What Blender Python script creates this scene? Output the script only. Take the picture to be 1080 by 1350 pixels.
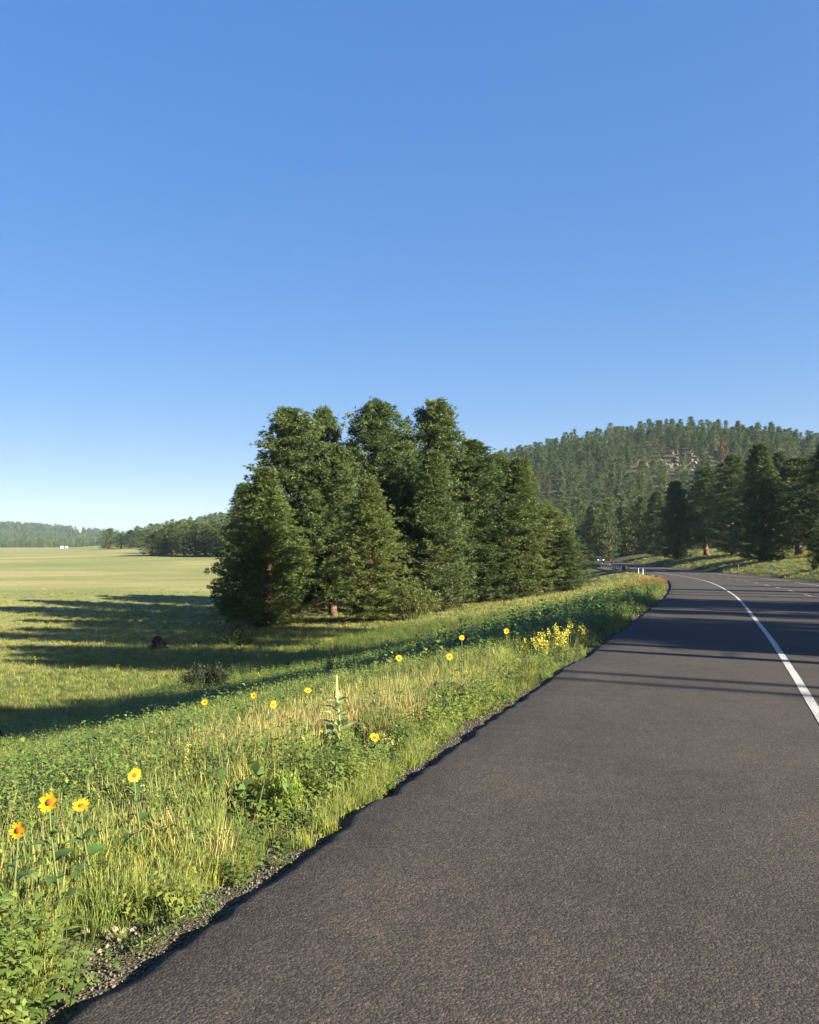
import bpy, math, random
import numpy as np

for _o in list(bpy.data.objects):
    bpy.data.objects.remove(_o, do_unlink=True)
SC = bpy.context.scene
COL = SC.collection
R = math.radians

# ------------------------------------------------------------------ camera
F_PX, CX, CY = 1080.0, 540.0, 675.0          # photograph 1080 x 1350
HOR = 715.0                                   # true horizon row
PITCH = math.atan((HOR - CY) / F_PX)
CAM = np.array([0.0, 0.0, 1.6])
cam_d = bpy.data.cameras.new("camera")
cam_d.sensor_fit = 'HORIZONTAL'; cam_d.sensor_width = 36.0; cam_d.lens = 36.0
cam_d.clip_start = 0.05; cam_d.clip_end = 12000
cam = bpy.data.objects.new("camera", cam_d); COL.objects.link(cam)
cam.location = CAM; cam.rotation_euler = (R(90) + PITCH, 0, 0)
SC.camera = cam

# ------------------------------------------------------------------ sky, sun, exposure
SUN_EL, SUN_AZ = R(25), math.atan2(0.89, -0.454)    # compass style azimuth from +Y towards +X
world = bpy.data.worlds.new("World"); SC.world = world; world.use_nodes = True
wn = world.node_tree.nodes; wl = world.node_tree.links
bg = wn["Background"]
sky = wn.new("ShaderNodeTexSky"); sky.sky_type = 'NISHITA'; sky.sun_disc = False
sky.sun_elevation = SUN_EL; sky.sun_rotation = SUN_AZ
sky.altitude = 0; sky.air_density = 0.8; sky.dust_density = 0.7; sky.ozone_density = 3.0
hs = wn.new("ShaderNodeHueSaturation"); hs.inputs['Saturation'].default_value = 2.42; hs.inputs['Hue'].default_value = .52
gam = wn.new("ShaderNodeGamma"); gam.inputs[1].default_value = .34        # softer contrast over the whole sky, as a phone records it
wl.new(sky.outputs[0], gam.inputs[0]); wl.new(gam.outputs[0], hs.inputs['Color']); wl.new(hs.outputs[0], bg.inputs[0]); bg.inputs[1].default_value = 0.104
sun_d = bpy.data.lights.new("sun", 'SUN'); sun_d.energy = 5.0; sun_d.angle = R(0.53); sun_d.color = (1.0, 0.89, 0.70)
sun = bpy.data.objects.new("sun", sun_d); COL.objects.link(sun)
sv = np.array([math.sin(SUN_AZ) * math.cos(SUN_EL), math.cos(SUN_AZ) * math.cos(SUN_EL), math.sin(SUN_EL)])
from mathutils import Vector
sun.rotation_euler = Vector(sv).to_track_quat('Z', 'Y').to_euler(); sun.location = (60, -40, 80)
SC.view_settings.view_transform = 'Standard'; SC.view_settings.look = 'None'
SC.view_settings.exposure = 2.3; SC.view_settings.gamma = 1.0; SC.view_settings.use_curve_mapping = False
SC.cycles.max_bounces = 6; SC.cycles.diffuse_bounces = 3; SC.cycles.transmission_bounces = 4
SC.cycles.transparent_max_bounces = 8; SC.cycles.volume_bounces = 0
SC.cycles.use_denoising = True

# ------------------------------------------------------------------ helpers
rng = np.random.default_rng(7)
random.seed(7)

def sstep(a, b, x):
    t = np.clip((x - a) / (b - a), 0, 1); return t * t * (3 - 2 * t)

_perm = np.random.default_rng(99).random((256, 256))
def vnoise(x, y):
    x = np.asarray(x, float); y = np.asarray(y, float)
    xi = np.floor(x).astype(int); yi = np.floor(y).astype(int)
    fx = x - xi; fy = y - yi; fx = fx * fx * (3 - 2 * fx); fy = fy * fy * (3 - 2 * fy)
    g = lambda a, b: _perm[a & 255, b & 255]
    return (g(xi, yi) * (1 - fx) + g(xi + 1, yi) * fx) * (1 - fy) + (g(xi, yi + 1) * (1 - fx) + g(xi + 1, yi + 1) * fx) * fy
def fbm(x, y, o=3):
    v = 0; a = 0.5
    for k in range(o):
        v = v + a * vnoise(x * 2 ** k + 17.3 * k, y * 2 ** k + 9.1 * k); a *= 0.5
    return v / (1 - 0.5 ** o)

def tag(o, label=None, cat=None, group=None, kind=None):
    if label: o['label'] = label
    if cat: o['category'] = cat
    if group: o['group'] = group
    if kind: o['kind'] = kind
    return o

def make_mesh(name, V, F, mats=(), smooth=False, midx=None):
    """V (n,3), F array of tris/quads (m,k) or list of lists"""
    me = bpy.data.meshes.new(name)
    V = np.asarray(V, np.float32)
    if isinstance(F, np.ndarray) and F.ndim == 2:
        k = F.shape[1]; tot = F.shape[0]
        me.vertices.add(len(V)); me.vertices.foreach_set('co', V.ravel())
        me.loops.add(tot * k); me.loops.foreach_set('vertex_index', F.astype(np.int32).ravel())
        me.polygons.add(tot); me.polygons.foreach_set('loop_start', np.arange(0, tot * k, k, dtype=np.int32))
        me.update(calc_edges=True)
    else:
        me.from_pydata([tuple(map(float, v)) for v in V], [], [list(map(int, f)) for f in F])
    if smooth: me.polygons.foreach_set('use_smooth', np.ones(len(me.polygons), bool))
    for m in mats: me.materials.append(m)
    if midx is not None: me.polygons.foreach_set('material_index', np.asarray(midx, np.int32))
    me.update()
    return me

def link(name, data, parent=None, loc=None):
    o = bpy.data.objects.new(name, data); COL.objects.link(o)
    if parent is not None: o.parent = parent
    if loc is not None: o.location = loc
    return o

def empty(name, loc=(0, 0, 0), rz=0.0):
    o = link(name, None, None, loc); o.rotation_euler = (0, 0, rz); o.empty_display_size = 0.2
    return o

class MB:
    """small mesh collector"""
    def __init__(s): s.v = []; s.f = []
    def add(s, V, F):
        b = len(s.v); s.v += [tuple(map(float, v)) for v in V]; s.f += [[i + b for i in f] for f in F]
    def box(s, c, d, bev=0.0):
        x, y, z = c; a, b, h = d[0] / 2, d[1] / 2, d[2] / 2
        e = min(bev, a * .9, b * .9, h * .9)
        if e <= 0:
            V = [(x + i * a, y + j * b, z + k * h) for k in (-1, 1) for j in (-1, 1) for i in (-1, 1)]
            s.add(V, [[0, 2, 3, 1], [4, 5, 7, 6], [0, 1, 5, 4], [2, 6, 7, 3], [0, 4, 6, 2], [1, 3, 7, 5]]); return
        prof = lambda ex, zz: [(x - a + ex, y - b + e, zz), (x - a + e, y - b + ex, zz), (x + a - e, y - b + ex, zz), (x + a - ex, y - b + e, zz),
                               (x + a - ex, y + b - e, zz), (x + a - e, y + b - ex, zz), (x - a + e, y + b - ex, zz), (x - a + ex, y + b - e, zz)]
        rings = [prof(e, z - h), prof(0, z - h + e), prof(0, z + h - e), prof(e, z + h)]
        V = [p for r_ in rings for p in r_]
        Fc = [[7, 6, 5, 4, 3, 2, 1, 0], [24, 25, 26, 27, 28, 29, 30, 31]]
        for k in range(3):
            for i in range(8):
                j = (i + 1) % 8; Fc.append([k * 8 + i, k * 8 + j, k * 8 + 8 + j, k * 8 + 8 + i])
        s.add(V, Fc)
    def tube(s, P, rad, n=6, cap=True):
        P = np.asarray(P, float); rad = np.broadcast_to(np.asarray(rad, float), (len(P),))
        T = np.gradient(P, axis=0); T /= np.linalg.norm(T, axis=1)[:, None] + 1e-9
        ref = np.array([0.31, 0.87, 0.12]) if abs(T[0][2]) > .5 else np.array([0, 0, 1.0])
        V = []; Fc = []
        for k in range(len(P)):
            u = np.cross(T[k], ref); u /= np.linalg.norm(u) + 1e-9; w = np.cross(T[k], u)
            for i in range(n):
                a = 2 * math.pi * i / n; V.append(P[k] + rad[k] * (math.cos(a) * u + math.sin(a) * w))
        for k in range(len(P) - 1):
            for i in range(n):
                j = (i + 1) % n; Fc.append([k * n + i, k * n + j, k * n + n + j, k * n + n + i])
        if cap:
            Fc.append(list(range(n))[::-1]); Fc.append([(len(P) - 1) * n + i for i in range(n)])
        s.add(V, Fc)
    def mesh(s, name, mats=(), smooth=False): return make_mesh(name, s.v, s.f, mats, smooth)
    def build(s, name, mat, parent=None, smooth=False, loc=None): return link(name, s.mesh(name, [mat], smooth), parent, loc)

# ------------------------------------------------------------------ materials
def nodes_of(m): return m.node_tree.nodes, m.node_tree.links
def mat(name, col=(.5, .5, .5), rough=.7, metal=0, spec=0.5):
    m = bpy.data.materials.new(name); m.use_nodes = True
    b = m.node_tree.nodes["Principled BSDF"]
    b.inputs['Base Color'].default_value = (*col, 1); b.inputs['Roughness'].default_value = rough
    b.inputs['Metallic'].default_value = metal; b.inputs['Specular IOR Level'].default_value = spec
    return m
def N(m, t, **kw):
    n = m.node_tree.nodes.new(t)
    for k, v in kw.items():
        if k.startswith('_'): setattr(n, k[1:], v)
        else: n.inputs[k.replace('__', ' ')].default_value = v
    return n
def L(m, a, b): m.node_tree.links.new(a, b)
def coords(m):
    return N(m, 'ShaderNodeTexCoord').outputs['Object']
def noise(m, vec, scale, detail=3, rough=.55, dist=0):
    n = N(m, 'ShaderNodeTexNoise', Scale=scale, Detail=detail, Roughness=rough, Distortion=dist); L(m, vec, n.inputs['Vector']); return n
def ramp(m, fac, stops):
    n = N(m, 'ShaderNodeValToRGB'); cr = n.color_ramp
    while len(cr.elements) < len(stops): cr.elements.new(.5)
    for e, (p, c) in zip(cr.elements, stops): e.position = p; e.color = (*c, 1) if len(c) == 3 else c
    L(m, fac, n.inputs['Fac']); return n.outputs['Color']
def mix(m, fac, a, b, mode='MIX'):
    n = N(m, 'ShaderNodeMix', _data_type='RGBA', _blend_type=mode)
    for s_, v in ((n.inputs[0], fac), (n.inputs[6], a), (n.inputs[7], b)):
        if hasattr(v, 'is_output'): L(m, v, s_)
        else: s_.default_value = v if not isinstance(v, tuple) else (*v, 1) if len(v) == 3 else v
    return n.outputs[2]
def mathn(m, op, a, b=0.0, clamp=False):
    n = N(m, 'ShaderNodeMath', _operation=op, _use_clamp=clamp)
    for s_, v in ((n.inputs[0], a), (n.inputs[1], b)):
        if hasattr(v, 'is_output'): L(m, v, s_)
        else: s_.default_value = v
    return n.outputs[0]
def bump(m, h, strength=.4, dist=.01):
    n = N(m, 'ShaderNodeBump', Strength=strength, Distance=dist); L(m, h, n.inputs['Height'])
    L(m, n.outputs[0], m.node_tree.nodes["Principled BSDF"].inputs['Normal']); return n
def noisy(name, c1, c2, scale=8, rough=.8, bstr=.4, bdist=.02, spec=.3, metal=0):
    m = mat(name, c1, rough, metal, spec); v = coords(m); n = noise(m, v, scale, 5)
    c1 = tuple(.78 * q for q in c1); c2 = tuple(.78 * q for q in c2)
    L(m, ramp(m, n.outputs[0], [(.3, c1), (.7, c2)]), m.node_tree.nodes["Principled BSDF"].inputs['Base Color'])
    if bstr: bump(m, n.outputs[0], bstr, bdist)
    return m
def leafy(name, trans=.3, rough=.55, use_inst=True, hue=None):
    """vertex colour 'Col' times per instance variation; part of the light passes through the leaf"""
    m = mat(name, rough=rough, spec=.3); b = m.node_tree.nodes["Principled BSDF"]
    a = N(m, 'ShaderNodeAttribute', _attribute_name='Col'); c = a.outputs['Color']
    if use_inst:
        iv = N(m, 'ShaderNodeAttribute', _attribute_name='ivar', _attribute_type='INSTANCER')
        c = mix(m, 1.0, c, ramp(m, iv.outputs['Fac'], [(0, (.62, .72, .6)), (.5, (1, 1, 1)), (1, (1.45, 1.2, .95))]), 'MULTIPLY')
    else:
        oi = N(m, 'ShaderNodeObjectInfo')
        c = mix(m, 1.0, c, ramp(m, oi.outputs['Random'], hue or [(0, (.75, .82, .8)), (.5, (1, 1, 1)), (1, (1.25, 1.12, .9))]), 'MULTIPLY')
    c = mix(m, 1.0, c, (.86, .88, .72) if use_inst and trans > .2 else (.76, .78, .72), 'MULTIPLY')
    L(m, c, b.inputs['Base Color'])
    t = N(m, 'ShaderNodeBsdfTranslucent'); L(m, c, t.inputs[0])
    ms = N(m, 'ShaderNodeMixShader'); ms.inputs[0].default_value = trans
    L(m, b.outputs[0], ms.inputs[1]); L(m, t.outputs[0], ms.inputs[2])
    L(m, ms.outputs[0], m.node_tree.nodes["Material Output"].inputs[0])
    return m

M = {}
M['leaf'] = leafy('plant_leaf', .34)
M['plant'] = leafy('plant_single', .3, use_inst=False)
M['needle'] = leafy('pine_needles', .16, .5, use_inst=False)
M['far_needle'] = leafy('far_needles', .1, .6, use_inst=True)
M['bark'] = noisy('pine_bark', (.10, .058, .036), (.21, .13, .085), 6, .9, .8, .05)
M['dead_bark'] = noisy('dead_wood', (.16, .13, .10), (.33, .28, .23), 9, .9, .5, .03)
M['dark_wood'] = noisy('charred_wood', (.012, .011, .010), (.03, .026, .022), 9, .9, .6, .04)
M['stone'] = noisy('pale_stone', (.26, .19, .13), (.46, .37, .27), 22, .85, .4, .01)
M['boulder'] = noisy('hill_rock', (.10, .08, .068), (.24, .185, .155), .6, .9, .8, .4)
M['galv'] = noisy('galvanised_steel', (.45, .46, .47), (.62, .63, .64), 5, .45, .1, .005, .5, .2)
M['post_wood'] = noisy('post_timber', (.10, .08, .06), (.18, .14, .10), 8, .9, .4, .02)
M['white_plastic'] = mat('white_plastic', (.55, .55, .50), .5)
M['yellow_sign'] = mat('yellow_sheeting', (.75, .45, .04), .5)
M['orange_sign'] = mat('orange_sheeting', (.55, .16, .04), .5)
M['petal'] = leafy('sunflower_petal', .35, .6, use_inst=False, hue=[(0, (.95, .92, .9)), (1, (1.05, 1.05, 1))])
M['disc'] = noisy('flower_disc', (.10, .03, .008), (.35, .13, .02), 220, .9, .8, .003)
M['black_paint'] = mat('black_car_paint', (.012, .013, .016), .25)
M['glass'] = mat('car_glass', (.02, .025, .03), .05)
M['tyre'] = mat('tyre_rubber', (.02, .02, .02), .9)
M['rim'] = mat('wheel_rim', (.5, .5, .52), .3, .8)
M['lamp'] = mat('headlight_lens', (.85, .87, .9), .1)
M['chrome'] = mat('grille_chrome', (.5, .5, .5), .25, .9)
M['white_wall'] = mat('white_siding', (.8, .8, .78), .7)
M['grey_roof'] = mat('grey_roofing', (.30, .30, .31), .7)
M['window_dark'] = mat('window_pane', (.05, .06, .07), .1)
M['door_paint'] = mat('door_paint', (.25, .16, .10), .6)

# ------------------------------------------------------------------ road course and terrain height
_ctrl = np.array([(-24.9, -60), (-14.2, -30), (-4.3, -5.5), (-1.21, 2.84), (.6, 7.9), (2.75, 13.5), (5.5, 20.8), (14.2, 45), (23.6, 75),
                  (31.0, 105), (37.2, 138), (41.6, 170), (44.2, 205), (44.2, 240), (40, 285), (29, 335), (10, 390), (-20, 440)], float)
def catmull(P, n):
    out = []
    for i in range(len(P) - 1):
        p0 = P[max(i - 1, 0)]; p1 = P[i]; p2 = P[i + 1]; p3 = P[min(i + 2, len(P) - 1)]
        d1 = np.linalg.norm(p2 - p1)
        for t in np.linspace(0, 1, n, endpoint=False):
            m1 = (p2 - p0) / (np.linalg.norm(p2 - p0) + 1e-9) * d1; m2 = (p3 - p1) / (np.linalg.norm(p3 - p1) + 1e-9) * d1
            out.append((2 * t**3 - 3 * t**2 + 1) * p1 + (t**3 - 2 * t**2 + t) * m1 + (-2 * t**3 + 3 * t**2) * p2 + (t**3 - t**2) * m2)
    out.append(P[-1]); return np.array(out)
_c = catmull(_ctrl, 60)
_al = np.concatenate([[0], np.cumsum(np.linalg.norm(np.diff(_c, axis=0), axis=1))])
def course(step_list):
    return np.stack([np.interp(step_list, _al, _c[:, 0]), np.interp(step_list, _al, _c[:, 1])], 1)
_S = np.arange(0, _al[-1], 0.6)
EDGE = course(_S)
for _ in range(12):
    EDGE[1:-1] = (EDGE[:-2] + 2 * EDGE[1:-1] + EDGE[2:]) / 4
_T = np.gradient(EDGE, axis=0); _T /= np.linalg.norm(_T, axis=1)[:, None]
_NL = np.stack([-_T[:, 1], _T[:, 0]], 1)           # towards the left of travel
ROAD_W = 12.3
def zroad(y):
    y = np.asarray(y, float)
    t = np.clip((y - 100) / 100, 0, 1)
    return -0.025 * np.minimum(y, 100) - 2.5 * (t - t * t / 2)
_ZR = zroad(EDGE[:, 1])
_dS = [0, .35, 1.2, 3, 6, 10, 16, 20, 26, 36, 50, 80, 400]
_dZ = [.0, .03, .12, .45, 1.2, 2.3, 3.5, 4.0, 4.3, 4.8, 5.6, 8, 30]
def sroad(x, y):
    """signed distance left of the left pavement edge, road height there"""
    x = np.asarray(x, float).ravel(); y = np.asarray(y, float).ravel()
    s = np.empty(len(x)); zr = np.empty(len(x)); E = EDGE.astype(np.float32)
    for a in range(0, len(x), 4000):
        b = min(a + 4000, len(x))
        dx = x[a:b, None].astype(np.float32) - E[None, :, 0]; dy = y[a:b, None].astype(np.float32) - E[None, :, 1]
        i = np.argmin(dx * dx + dy * dy, axis=1)
        ex = x[a:b] - EDGE[i, 0]; ey = y[a:b] - EDGE[i, 1]
        lat = ex * _NL[i, 0] + ey * _NL[i, 1]; al = ex * _T[i, 0] + ey * _T[i, 1]
        dist = np.hypot(ex, ey)
        s[a:b] = np.where(np.abs(al) > 1.0, np.sign(lat) * dist, lat)
        zr[a:b] = _ZR[i] + np.where(np.abs(al) > 1.0, 0, 0)
        # interpolate height along the course
        zr[a:b] += np.clip(al, -.6, .6) * np.gradient(_ZR, .6)[i]
    return s, zr
def land(x, y):
    """meadow floor and hills"""
    g = lambda cx, cy, sx, sy, a: a * np.exp(-((x - cx) ** 2) / (2 * sx * sx) - ((y - cy) ** 2) / (2 * sy * sy))
    z = -6.0 + .35 * (fbm(x / 60, y / 60) - .5)
    z = z + g(185, 640, 150, 165, 80) + g(370, 640, 130, 190, 17) + g(-30, 760, 90, 110, 16) + g(-175, 900, 75, 110, 27)
    z = z + g(-1010, 2050, 150, 300, 27) + g(-560, 2250, 420, 300, 12) + g(100, 2300, 600, 300, 16) + g(-1600, 2000, 500, 300, 26)
    return z
def H(x, y):
    x = np.asarray(x, float); y = np.asarray(y, float); sh = x.shape
    x = x.ravel(); y = y.ravel()
    s, zr = sroad(x, y); r = -s - ROAD_W
    G = land(x, y)
    k = 1 - .28 * sstep(30, 85, y)
    left = zr - .065 - np.interp(s, _dS, _dZ) * k + .10 * (fbm(x / 3.1, y / 3.1) - .5) * sstep(1.2, 5, s)
    fade = 1 - sstep(260, 340, y)
    right = zr - .07 + fade * (2.6 * (1 - np.exp(-np.maximum(r, 0) / 9)) + .04 * np.clip(r, 0, 120)) - (1 - fade) * np.interp(r, _dS, _dZ) \
        + .12 * (fbm(x / 3.3 + 50, y / 3.3) - .5) * sstep(1, 5, r)
    under = zr - .065 - .25 * np.minimum(sstep(0.05, .5, -s), sstep(0.05, .5, -r))
    z = np.where(s >= 0, left, np.where(r >= 0, right, under))
    far = np.maximum(s, r)
    w = np.clip(.5 + .5 * (G - z) / 1.0, 0, 1)          # smooth maximum
    zz = z * (1 - w) + G * w + w * (1 - w) * .5
    out = np.where(far > 6, zz, z)
    t = sstep(3, 6, far)
    return (z * (1 - t) + out * t).reshape(sh)
def hz(x, y): return float(H(np.array([x]), np.array([y]))[0])

_cp, _sp = math.cos(PITCH), math.sin(PITCH)
def ray(px, py):
    a = (px - CX) / F_PX; b = (CY - py) / F_PX
    d = np.array([a, _cp - b * _sp, _sp + b * _cp]); return d / d[1]      # unit depth along +Y
def at(px, py, hgt=0.0, d0=2.0, d1=900.0):
    """the point of the ground under the pixel (hgt: how far above the ground the pixel's thing is)"""
    d = ray(px, py); t = np.geomspace(d0, d1, 2500)
    f = CAM[2] + d[2] * t - H(d[0] * t, t) - hgt
    k = np.argmax(f < 0) if (f < 0).any() else len(t) - 1
    k = max(k, 1); u = f[k - 1] / (f[k - 1] - f[k] + 1e-9)
    tt = t[k - 1] + (t[k] - t[k - 1]) * min(max(u, 0), 1)
    return float(d[0] * tt), float(tt), hz(d[0] * tt, tt)
def on_ground(px, depth):
    x = (px - CX) / F_PX * depth; return x, depth, hz(x, depth)
def row_z(py, depth): return CAM[2] + ray(540, py)[2] * depth

# ------------------------------------------------------------------ ground sheet
def axis(lo, hi, c0, c1, step, grow):
    a = list(np.arange(c0, c1 + 1e-6, step)); st = step
    while a[-1] < hi: st *= grow; a.append(a[-1] + st)
    b = []; st = step; v = c0
    while v > lo: st *= grow; v -= st; b.append(v)
    return np.array(b[::-1] + a)
gx = axis(-2600, 2600, -13, 13, .2, 1.055); gy = axis(-140, 3400, -1, 26, .2, 1.034)
GX, GY = np.meshgrid(gx, gy); GZ = H(GX, GY)
nx, ny = len(gx), len(gy)
idx = np.arange(nx * ny).reshape(ny, nx)
Fq = np.stack([idx[:-1, :-1], idx[:-1, 1:], idx[1:, 1:], idx[1:, :-1]], -1).reshape(-1, 4)
gs, _ = sroad(GX, GY); gs = gs.reshape(GX.shape); gr = -gs - ROAD_W
gravel = np.where(gs >= 0, 1 - sstep(.14, .38, gs + .4 * (fbm(GX * 1.3, GY * 1.3) - .5)), 1 - sstep(.2, .6, gr)) 
gravel = np.where((gs < 0) & (gr < 0), 1, gravel)
hillness = sstep(3, 14, land(GX, GY) + 6) * sstep(150, 230, GY)
hillness = np.maximum(hillness, sstep(25, 45, gr) * sstep(60, 110, GY) * .8)
meadow = np.where(gs >= 0, sstep(26, 40, gs), 0) * (1 - hillness)
G = bpy.data.materials.new('x'); bpy.data.materials.remove(G)
mg = mat('ground_cover', rough=.95, spec=.1); b_ = mg.node_tree.nodes["Principled BSDF"]
v = coords(mg)
n_s = noise(mg, v, 9, 5, .7); n_m = noise(mg, v, .9, 4, .6)
soil = ramp(mg, n_s.outputs[0], [(.3, (.075, .06, .035)), (.55, (.12, .11, .05)), (.75, (.20, .175, .09))])
soil = mix(mg, ramp(mg, n_m.outputs[0], [(.4, (0, 0, 0)), (.6, (1, 1, 1))]), soil, (.075, .095, .03))
mp = N(mg, 'ShaderNodeMapping'); mp.inputs['Scale'].default_value = (.35, 1, 1); L(mg, v, mp.inputs['Vector'])
n_a = noise(mg, mp.outputs[0], .028, 4, .6, .3); n_b = noise(mg, mp.outputs[0], .13, 5, .65); n_c = noise(mg, v, 2.2, 4, .7)
mead = ramp(mg, n_a.outputs[0], [(.36, (.13, .175, .066)), (.5, (.215, .22, .095)), (.6, (.36, .305, .155))])
mead = mix(mg, .45, mead, ramp(mg, n_b.outputs[0], [(.3, (.155, .20, .06)), (.55, (.25, .25, .10)), (.75, (.38, .34, .17))]))
mead = mix(mg, 1.0, mead, ramp(mg, n_c.outputs[0], [(.25, (.7, .7, .7)), (.75, (1.25, 1.25, 1.2))]), 'MULTIPLY')
forest = ramp(mg, noise(mg, v, .22, 5, .7).outputs[0], [(.35, (.045, .045, .022)), (.6, (.09, .08, .042)), (.8, (.15, .125, .075))])
vo = N(mg, 'ShaderNodeTexVoronoi', Scale=75); L(mg, v, vo.inputs['Vector'])
grav = mix(mg, 1.0, ramp(mg, vo.outputs['Color'], [(.1, (.03, .028, .027)), (.6, (.085, .08, .076)), (.97, (.22, .19, .16))]),
           ramp(mg, noise(mg, v, 2.5, 4).outputs[0], [(.3, (.75, .72, .7)), (.7, (1.25, 1.1, .95))]), 'MULTIPLY')
def attr(name): return N(mg, 'ShaderNodeAttribute', _attribute_name=name).outputs['Fac']
c = mix(mg, attr('meadow'), soil, mead); c = mix(mg, attr('forest'), c, forest); c = mix(mg, attr('gravel'), c, grav)
c = mix(mg, 1.0, c, (.72, .73, .72), 'MULTIPLY')
L(mg, c, b_.inputs['Base Color'])
hh = mathn(mg, 'ADD', mathn(mg, 'MULTIPLY', vo.outputs['Distance'], -.5), n_s.outputs[0]); bump(mg, hh, .7, .03)
gme = make_mesh('ground', np.stack([GX, GY, GZ], -1).reshape(-1, 3), Fq, [mg], True)
for nm, A in (('gravel', gravel), ('meadow', meadow), ('forest', hillness)):
    a_ = gme.attributes.new(nm, 'FLOAT', 'POINT'); a_.data.foreach_set('value', A.ravel().astype(np.float32))
tag(link('ground', gme), kind='structure')

# ------------------------------------------------------------------ road
ma = mat('asphalt', rough=.85, spec=.25); ba = ma.node_tree.nodes["Principled BSDF"]
v = coords(ma)
v1 = N(ma, 'ShaderNodeTexVoronoi', Scale=85); L(ma, v, v1.inputs['Vector'])
v2 = N(ma, 'ShaderNodeTexVoronoi', Scale=215); L(ma, v, v2.inputs['Vector'])
agg = ramp(ma, v1.outputs['Color'], [(.05, (.014, .013, .013)), (.4, (.047, .043, .040)), (.8, (.120, .106, .094)), (.985, (.22, .195, .17)), (1, (.55, .5, .44))])
agg2 = ramp(ma, v2.outputs['Color'], [(.1, (.012, .0115, .011)), (.6, (.056, .051, .047)), (.95, (.14, .125, .112))])
agg = mix(ma, .45, agg, agg2)
wear = noise(ma, v, .45, 5, .6); wear2 = noise(ma, v, 4.5, 4, .65)
agg = mix(ma, 1.0, agg, ramp(ma, wear.outputs[0], [(.3, (.82, .80, .80)), (.7, (1.32, 1.26, 1.18))]), 'MULTIPLY')
agg = mix(ma, 1.0, agg, ramp(ma, wear2.outputs[0], [(.3, (.85, .85, .86)), (.7, (1.18, 1.16, 1.12))]), 'MULTIPLY')
agg = mix(ma, 1.0, agg, (.47, .465, .465), 'MULTIPLY')
L(ma, agg, ba.inputs['Base Color'])
hA = mathn(ma, 'ADD', mathn(ma, 'MULTIPLY', v1.outputs['Distance'], -1.0), mathn(ma, 'MULTIPLY', v2.outputs['Distance'], -.4))
bump(ma, hA, .65, .0055)
y_s = float(np.interp(2.0, _c[:, 1], _al)); y_e = float(np.interp(30.0, _c[:, 1], _al))
st = np.unique(np.concatenate([np.arange(0, y_s, 1.0), np.arange(y_s, y_e, .07), np.arange(y_e, _al[-1], .8)]))
st = st[st < _S[-1]]
def edge_at(a):
    P = np.stack([np.interp(a, _S, EDGE[:, 0]), np.interp(a, _S, EDGE[:, 1])], -1)
    NL = np.stack([np.interp(a, _S, _NL[:, 0]), np.interp(a, _S, _NL[:, 1])], -1); return P, NL, np.interp(a, _S, _ZR)
P, NL, ZZ = edge_at(st)
wob = .16 * (fbm(st * .55, st * 0 + 3.3) - .5) + .13 * (fbm(st * 2.6, st * 0 + 8.3) - .5) + .055 * (vnoise(st * 10, st * 0 + 1.7) - .5)
offs = [(.05, -.30), (.045, -.075), (.015, -.02), (-.06, 0)] + [(-o, 0) for o in (.5, 1.5, 3.2, 5, 6.8, 8.6, 10.4, 11.6)] + [(-ROAD_W + .04, 0), (-ROAD_W, -.03), (-ROAD_W, -.3)]
Vr = []; nO = len(offs)
for j, (o, dz) in enumerate(offs):
    oo = o + wob * (1 if j < 4 else max(0, 1 - (j - 3) * .5))
    q = P + NL * np.asarray(oo)[:, None]
    jit = .012 * (vnoise(st * 9 + 31 * j, st * 0 + j) - .5) if 1 <= j <= 3 else 0
    Vr.append(np.stack([q[:, 0], q[:, 1], ZZ + dz + jit], -1))
Vr = np.stack(Vr, 1).reshape(-1, 3); ii = np.arange(len(st) * nO).reshape(len(st), nO)
Fr = np.stack([ii[:-1, :-1], ii[1:, :-1], ii[1:, 1:], ii[:-1, 1:]], -1).reshape(-1, 4)[:, ::-1]
road = tag(link('road', make_mesh('road', Vr, Fr, [ma])), kind='structure')
def paint(name, c1, c2, thr):
    m = mat(name, c1, .6, spec=.3); v = coords(m); n = noise(m, v, 55, 4, .75); n2 = noise(m, v, 1.6, 3)
    f = mathn(m, 'ADD', n.outputs[0], mathn(m, 'MULTIPLY', n2.outputs[0], .25))
    L(m, ramp(m, f, [(thr - .05, (.07, .065, .06)), (thr + .02, c2), (thr + .25, c1)]), m.node_tree.nodes["Principled BSDF"].inputs['Base Color'])
    bump(m, n.outputs[0], .4, .003); return m
M['line'] = paint('white_road_paint', (.50, .49, .47), (.27, .265, .25), .555)
M['dash'] = paint('centre_line_paint', (.42, .38, .28), (.25, .22, .16), .52)
def ribbon(name, off, width, a0, a1, step, m, dz=.005):
    a = np.arange(a0, a1 + 1e-6, step); P, NL, ZZ = edge_at(a); V = []
    for o in (off - width / 2, off + width / 2):
        oo = -o + .008 * (vnoise(a * 6, a * 0 + o) - .5); q = P + NL * oo[:, None]; V.append(np.stack([q[:, 0], q[:, 1], ZZ + dz], -1))
    V = np.stack(V, 1).reshape(-1, 3); i = np.arange(len(a)) * 2
    Fx = np.stack([i[:-1], i[:-1] + 1, i[1:] + 1, i[1:]], -1)
    return link(name, make_mesh(name, V, Fx, [m]), road)
ribbon('edge_line', 3.2, .105, 30, _S[-1] - 20, .4, M['line'])
ribbon('edge_line', 10.4, .10, 30, _S[-1] - 20, .6, M['line'])
a = float(np.interp(12, _c[:, 1], _al))
for k in range(24):
    ribbon('lane_dash', 6.8, .10, a, a + 2.6, .65, M['dash']); a += 6.6

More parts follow.
